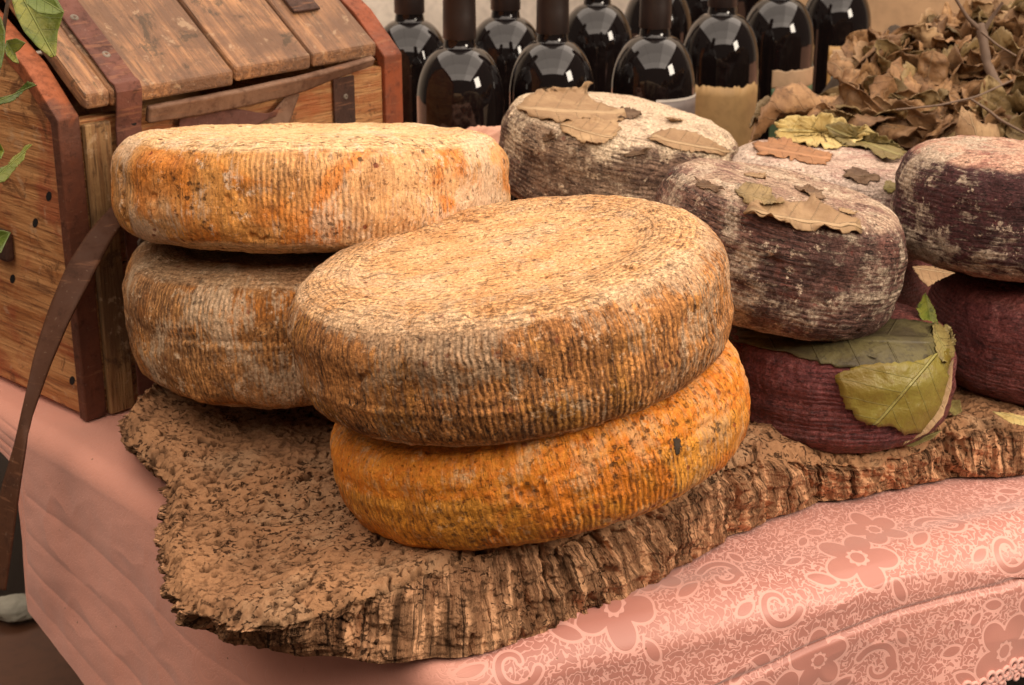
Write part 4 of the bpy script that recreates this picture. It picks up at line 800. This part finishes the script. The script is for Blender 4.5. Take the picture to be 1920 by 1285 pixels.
# sprig stem (outside most of the frame, carries the leaves)
def tube(name, pts, rad, mat, label=None, cat=None, parent=None, n=8, sub=6, rough_=.0, seed=0.):
    pts = np.array(pts, float); m = len(pts); tq = np.linspace(0, m - 1, (m - 1) * sub + 1); C_ = np.stack([np.interp(tq, np.arange(m), pts[:, k]) for k in range(3)], -1); R_ = np.interp(tq, np.arange(m), rad)
    if sub > 2: 
        C2 = C_.copy(); C2[1:-1] = (C_[:-2] + 2 * C_[1:-1] + C_[2:]) / 4; C_ = C2
    d = np.gradient(C_, axis=0); d /= np.linalg.norm(d, axis=1)[:, None]; a1 = np.cross(d, [0.31, .2, .9]); a1 /= np.linalg.norm(a1, axis=1)[:, None]; a2 = np.cross(d, a1); an = np.linspace(0, 2 * math.pi, n + 1)
    V = C_[:, None] + (a1[:, None] * np.cos(an)[None, :, None] + a2[:, None] * np.sin(an)[None, :, None]) * R_[:, None, None]
    V = V + (fbm(V, 200, 2, .5, seed) * rough_)[..., None]
    o = mobj(name, V.reshape(-1, 3), grid_faces(len(tq), n + 1), mat, parent); 
    if label: tag(o, label, cat)
    return o
tube('sprig_stem', [aty(-20, 480, 1.235), aty(-14, 330, 1.235), aty(-12, 190, 1.235), aty(2, 95, 1.235), aty(8, 45, 1.232), aty(14, 10, 1.23), aty(24, -60, 1.22)], [.0022, .002, .002, .0018, .0018, .0016, .0014], M['twig'], 'thin brown stem of the green sprig at the top left corner', 'stem')
# green leaves between the right cheeses
free_leaf('green_leaf', [(1650, 590), (1680, 572), (1700, 590), (1730, 600), (1752, 622), (1720, 622), (1680, 612)], ((1655, 580), (1750, 622)), 1.305, .9, M['olive'], 'dark green leaf blade wedged behind the burgundy cheese', .01, 1., 5)
free_leaf('green_leaf', [(1718, 580), (1735, 548), (1752, 580), (1762, 616), (1740, 624)], ((1735, 550), (1750, 624)), 1.285, .5, M['holly'], 'dark upright leaf tip between the two burgundy cheeses', .008, 1., 6)
free_leaf('dry_leaf', [(1710, 500), (1742, 498), (1790, 512), (1760, 526), (1740, 538), (1722, 520)], ((1710, 502), (1788, 514)), 1.262, .8, M['tan'], 'brown leaf scrap sticking out under the dark plum cheese', .006, 1., 7)
free_leaf('green_leaf', [(1780, 752), (1800, 750), (1804, 772), (1790, 780), (1778, 770)], ((1780, 752), (1800, 778)), 1.26, .8, M['olive'], 'tiny olive leaf piece in the dark gap right of the burgundy cheese', .004, .5, 8)
free_leaf('green_leaf', [(1860, 772), (1900, 776), (1930, 784), (1925, 800), (1896, 794), (1880, 784)], ((1860, 772), (1930, 790)), 1.245, .8, M['yel'], 'pale yellow leaf under the burgundy cheese at the right edge', .004, 1., 9)
free_leaf('dry_leaf', [(1776, 690), (1788, 672), (1784, 730), (1768, 780), (1740, 812), (1690, 836), (1700, 826), (1730, 806), (1748, 790), (1752, 760), (1766, 720)], ((1782, 680), (1700, 834)), 1.205, .2, M['tan'], 'thin pale dry leaf rim curling along the right side of the green leaf', .008, .5, 10)
free_leaf('green_leaf', [(1690, 836), (1720, 822), (1766, 806), (1750, 822), (1712, 838)], ((1690, 836), (1766, 808)), 1.215, .6, M['olive'], 'narrow olive leaf edge between the burgundy cheese and the cork', .004, .5, 11)

# heap of dry leaves
def dry_mesh(k):
    r_ = np.random.default_rng(100 + k); nu, nv_ = 26, 15; L = r_.uniform(.058, .088); Wd_ = L * r_.uniform(.24, .38)
    u = np.linspace(0, 1, nu); v = np.linspace(-1, 1, nv_); Ug, Vg = np.meshgrid(u, v, indexing='ij')
    wd = Wd_ * np.sin(np.pi * u ** r_.uniform(.65, .9)) ** .75 * (1 + .05 * np.sin(u * r_.uniform(24, 38)) * (u > .1)); wd = wd * (1 + .045 * r_.normal(size=nu)); x = Ug * L; y = Vg * wd[:, None]
    cu = r_.uniform(18, 75) * r_.choice([-1, 1]); tw_ = r_.uniform(-2.2, 2.2); be = r_.uniform(-26, 30)
    ang = y * cu * 1.6; y2 = np.sin(ang) / (cu * 1.6); z = (1 - np.cos(ang)) / (cu * 1.6) + .22 * np.abs(y)
    al = tw_ * (Ug - .5); y3 = y2 * np.cos(al) - z * np.sin(al); z3 = y2 * np.sin(al) + z * np.cos(al)
    b = x * be; x4 = np.where(abs(be) > 1e-3, (np.sin(b)) / be, x) - z3 * np.sin(b) * .6; z4 = (1 - np.cos(b)) / be + z3 * np.cos(b)
    P = np.stack([x4, y3, z4], -1); P = P + fbm(P, 60, 4, .6, k * 3.)[..., None] * np.array([.001, .003, .005])
    P -= P.mean((0, 1))
    return P.reshape(-1, 3), grid_faces(nu, nv_), np.stack([Ug, Vg], -1).reshape(-1, 2)
protos = []
TONE = {'dry': 'brown', 'dry2': 'olive brown', 'tan': 'pale tan'}
def region(x, y):
    if x < 1560: return 'at the left tip of the heap beside the bottle labels'
    if y > 205: return 'low on the front of the heap just above the cheeses'
    if y < 85: return 'along the top of the heap against the hessian screen'
    return 'on the left slope of the heap' if x < 1720 else ('in the middle of the heap beside the thin stalk' if x < 1850 else 'at the right edge of the heap round the forked twig')
heap_poly = [(1410, 225), (1470, 212), (1560, 205), (1600, 140), (1620, 95), (1670, 65), (1720, 60), (1790, 40), (1850, 22), (1925, 10), (1990, 20), (1990, 265), (1700, 265), (1640, 250), (1560, 232), (1480, 226), (1400, 232)]
def inside(x, y, poly):
    c = False; n = len(poly)
    for i in range(n):
        x0, y0 = poly[i]; x1, y1 = poly[(i + 1) % n]
        if (y0 > y) != (y1 > y) and x < (x1 - x0) * (y - y0) / (y1 - y0) + x0: c = not c
    return c
rh = random.Random(11); cand = []
while len(cand) < 280:
    x, y = rh.uniform(1390, 1985), rh.uniform(10, 265)
    if inside(x, y, heap_poly) and min([math.hypot(x - a_, (y - b_) * 1.4) for a_, b_ in cand] or [99]) > 10: cand.append((x, y))
def heapY(x, y): return 1.66 + (265 - y) / 250 * .30
for k in range(14):
    V, F_, uvl = dry_mesh(k); protos.append((V, F_, uvl))
made = {}
for i, (x, y) in enumerate(cand):
    k = i % 14; rnd = rh.random(); mt = 'dry' if rnd < .62 else ('dry2' if rnd < .85 else 'tan')
    key = (k, mt)
    loc = aty(x, y, heapY(x, y) + rh.uniform(-.03, .02)); rot = (rh.gauss(.5, .5), rh.gauss(0, .55), rh.uniform(0, 6.28)) 
    if key not in made:
        o = mobj('dry_leaf', protos[k][0], protos[k][1], M[mt], uv=protos[k][2]); solid(o, .0007, 0); made[key] = o
    else:
        o = made[key].copy(); COL.objects.link(o)
    o.location = loc; o.rotation_euler = rot; sc = rh.uniform(.6, 1.15); o.scale = (sc, sc, sc)
    tag(o, 'curled dry ' + TONE[mt] + ' leaf ' + region(x, y), 'leaf', 'curled ' + TONE[mt] + ' leaves ' + region(x, y))
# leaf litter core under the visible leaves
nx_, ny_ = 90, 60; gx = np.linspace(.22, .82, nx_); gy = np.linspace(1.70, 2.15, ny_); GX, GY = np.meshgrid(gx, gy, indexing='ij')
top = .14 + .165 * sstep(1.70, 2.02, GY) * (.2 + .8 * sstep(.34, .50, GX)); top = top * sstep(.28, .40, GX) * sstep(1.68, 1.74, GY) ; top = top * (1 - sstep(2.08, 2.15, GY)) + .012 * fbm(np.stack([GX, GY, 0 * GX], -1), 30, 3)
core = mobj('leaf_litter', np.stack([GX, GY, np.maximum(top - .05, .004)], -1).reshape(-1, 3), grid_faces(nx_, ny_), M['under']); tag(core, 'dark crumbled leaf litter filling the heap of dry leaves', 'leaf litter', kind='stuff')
# twigs in the heap
tg = tube('twig', [aty(1872, 165, 1.72), aty(1850, 120, 1.735), aty(1842, 62, 1.75), aty(1838, 45, 1.755)], [.0052, .005, .0055, .0045], M['twig'], 'thick grey brown forked twig standing in the leaf heap', 'twig', rough_=.0012)
b1 = tube('branch', [aty(1840, 58, 1.752), aty(1815, 35, 1.75), aty(1790, -5, 1.745)], [.003, .0022, .0016], M['twig'], parent=tg); b2 = tube('branch', [aty(1842, 62, 1.752), aty(1862, 30, 1.75), aty(1880, 5, 1.745)], [.003, .002, .0016], M['twig'], parent=tg)
tube('twig', [aty(1680, 206, 1.66), aty(1760, 198, 1.655), aty(1830, 182, 1.66), aty(1900, 150, 1.68)], [.0009, .0011, .0011, .0009], M['twig'], 'thin stalk lying level across the front of the leaf heap', 'twig')
tube('twig', [aty(1820, 186, 1.655), aty(1850, 205, 1.65), aty(1875, 225, 1.65), aty(1925, 252, 1.65)], [.0012, .0014, .0016, .0013], M['twig'], 'thin stalk sloping down to the right edge above the plum cheese', 'twig')
tube('twig', [aty(1840, 60, 1.73), aty(1870, 85, 1.72), aty(1905, 105, 1.72)], [.0014, .0012, .001], M['twig'], 'fine dark stalk right of the thick forked twig', 'twig')
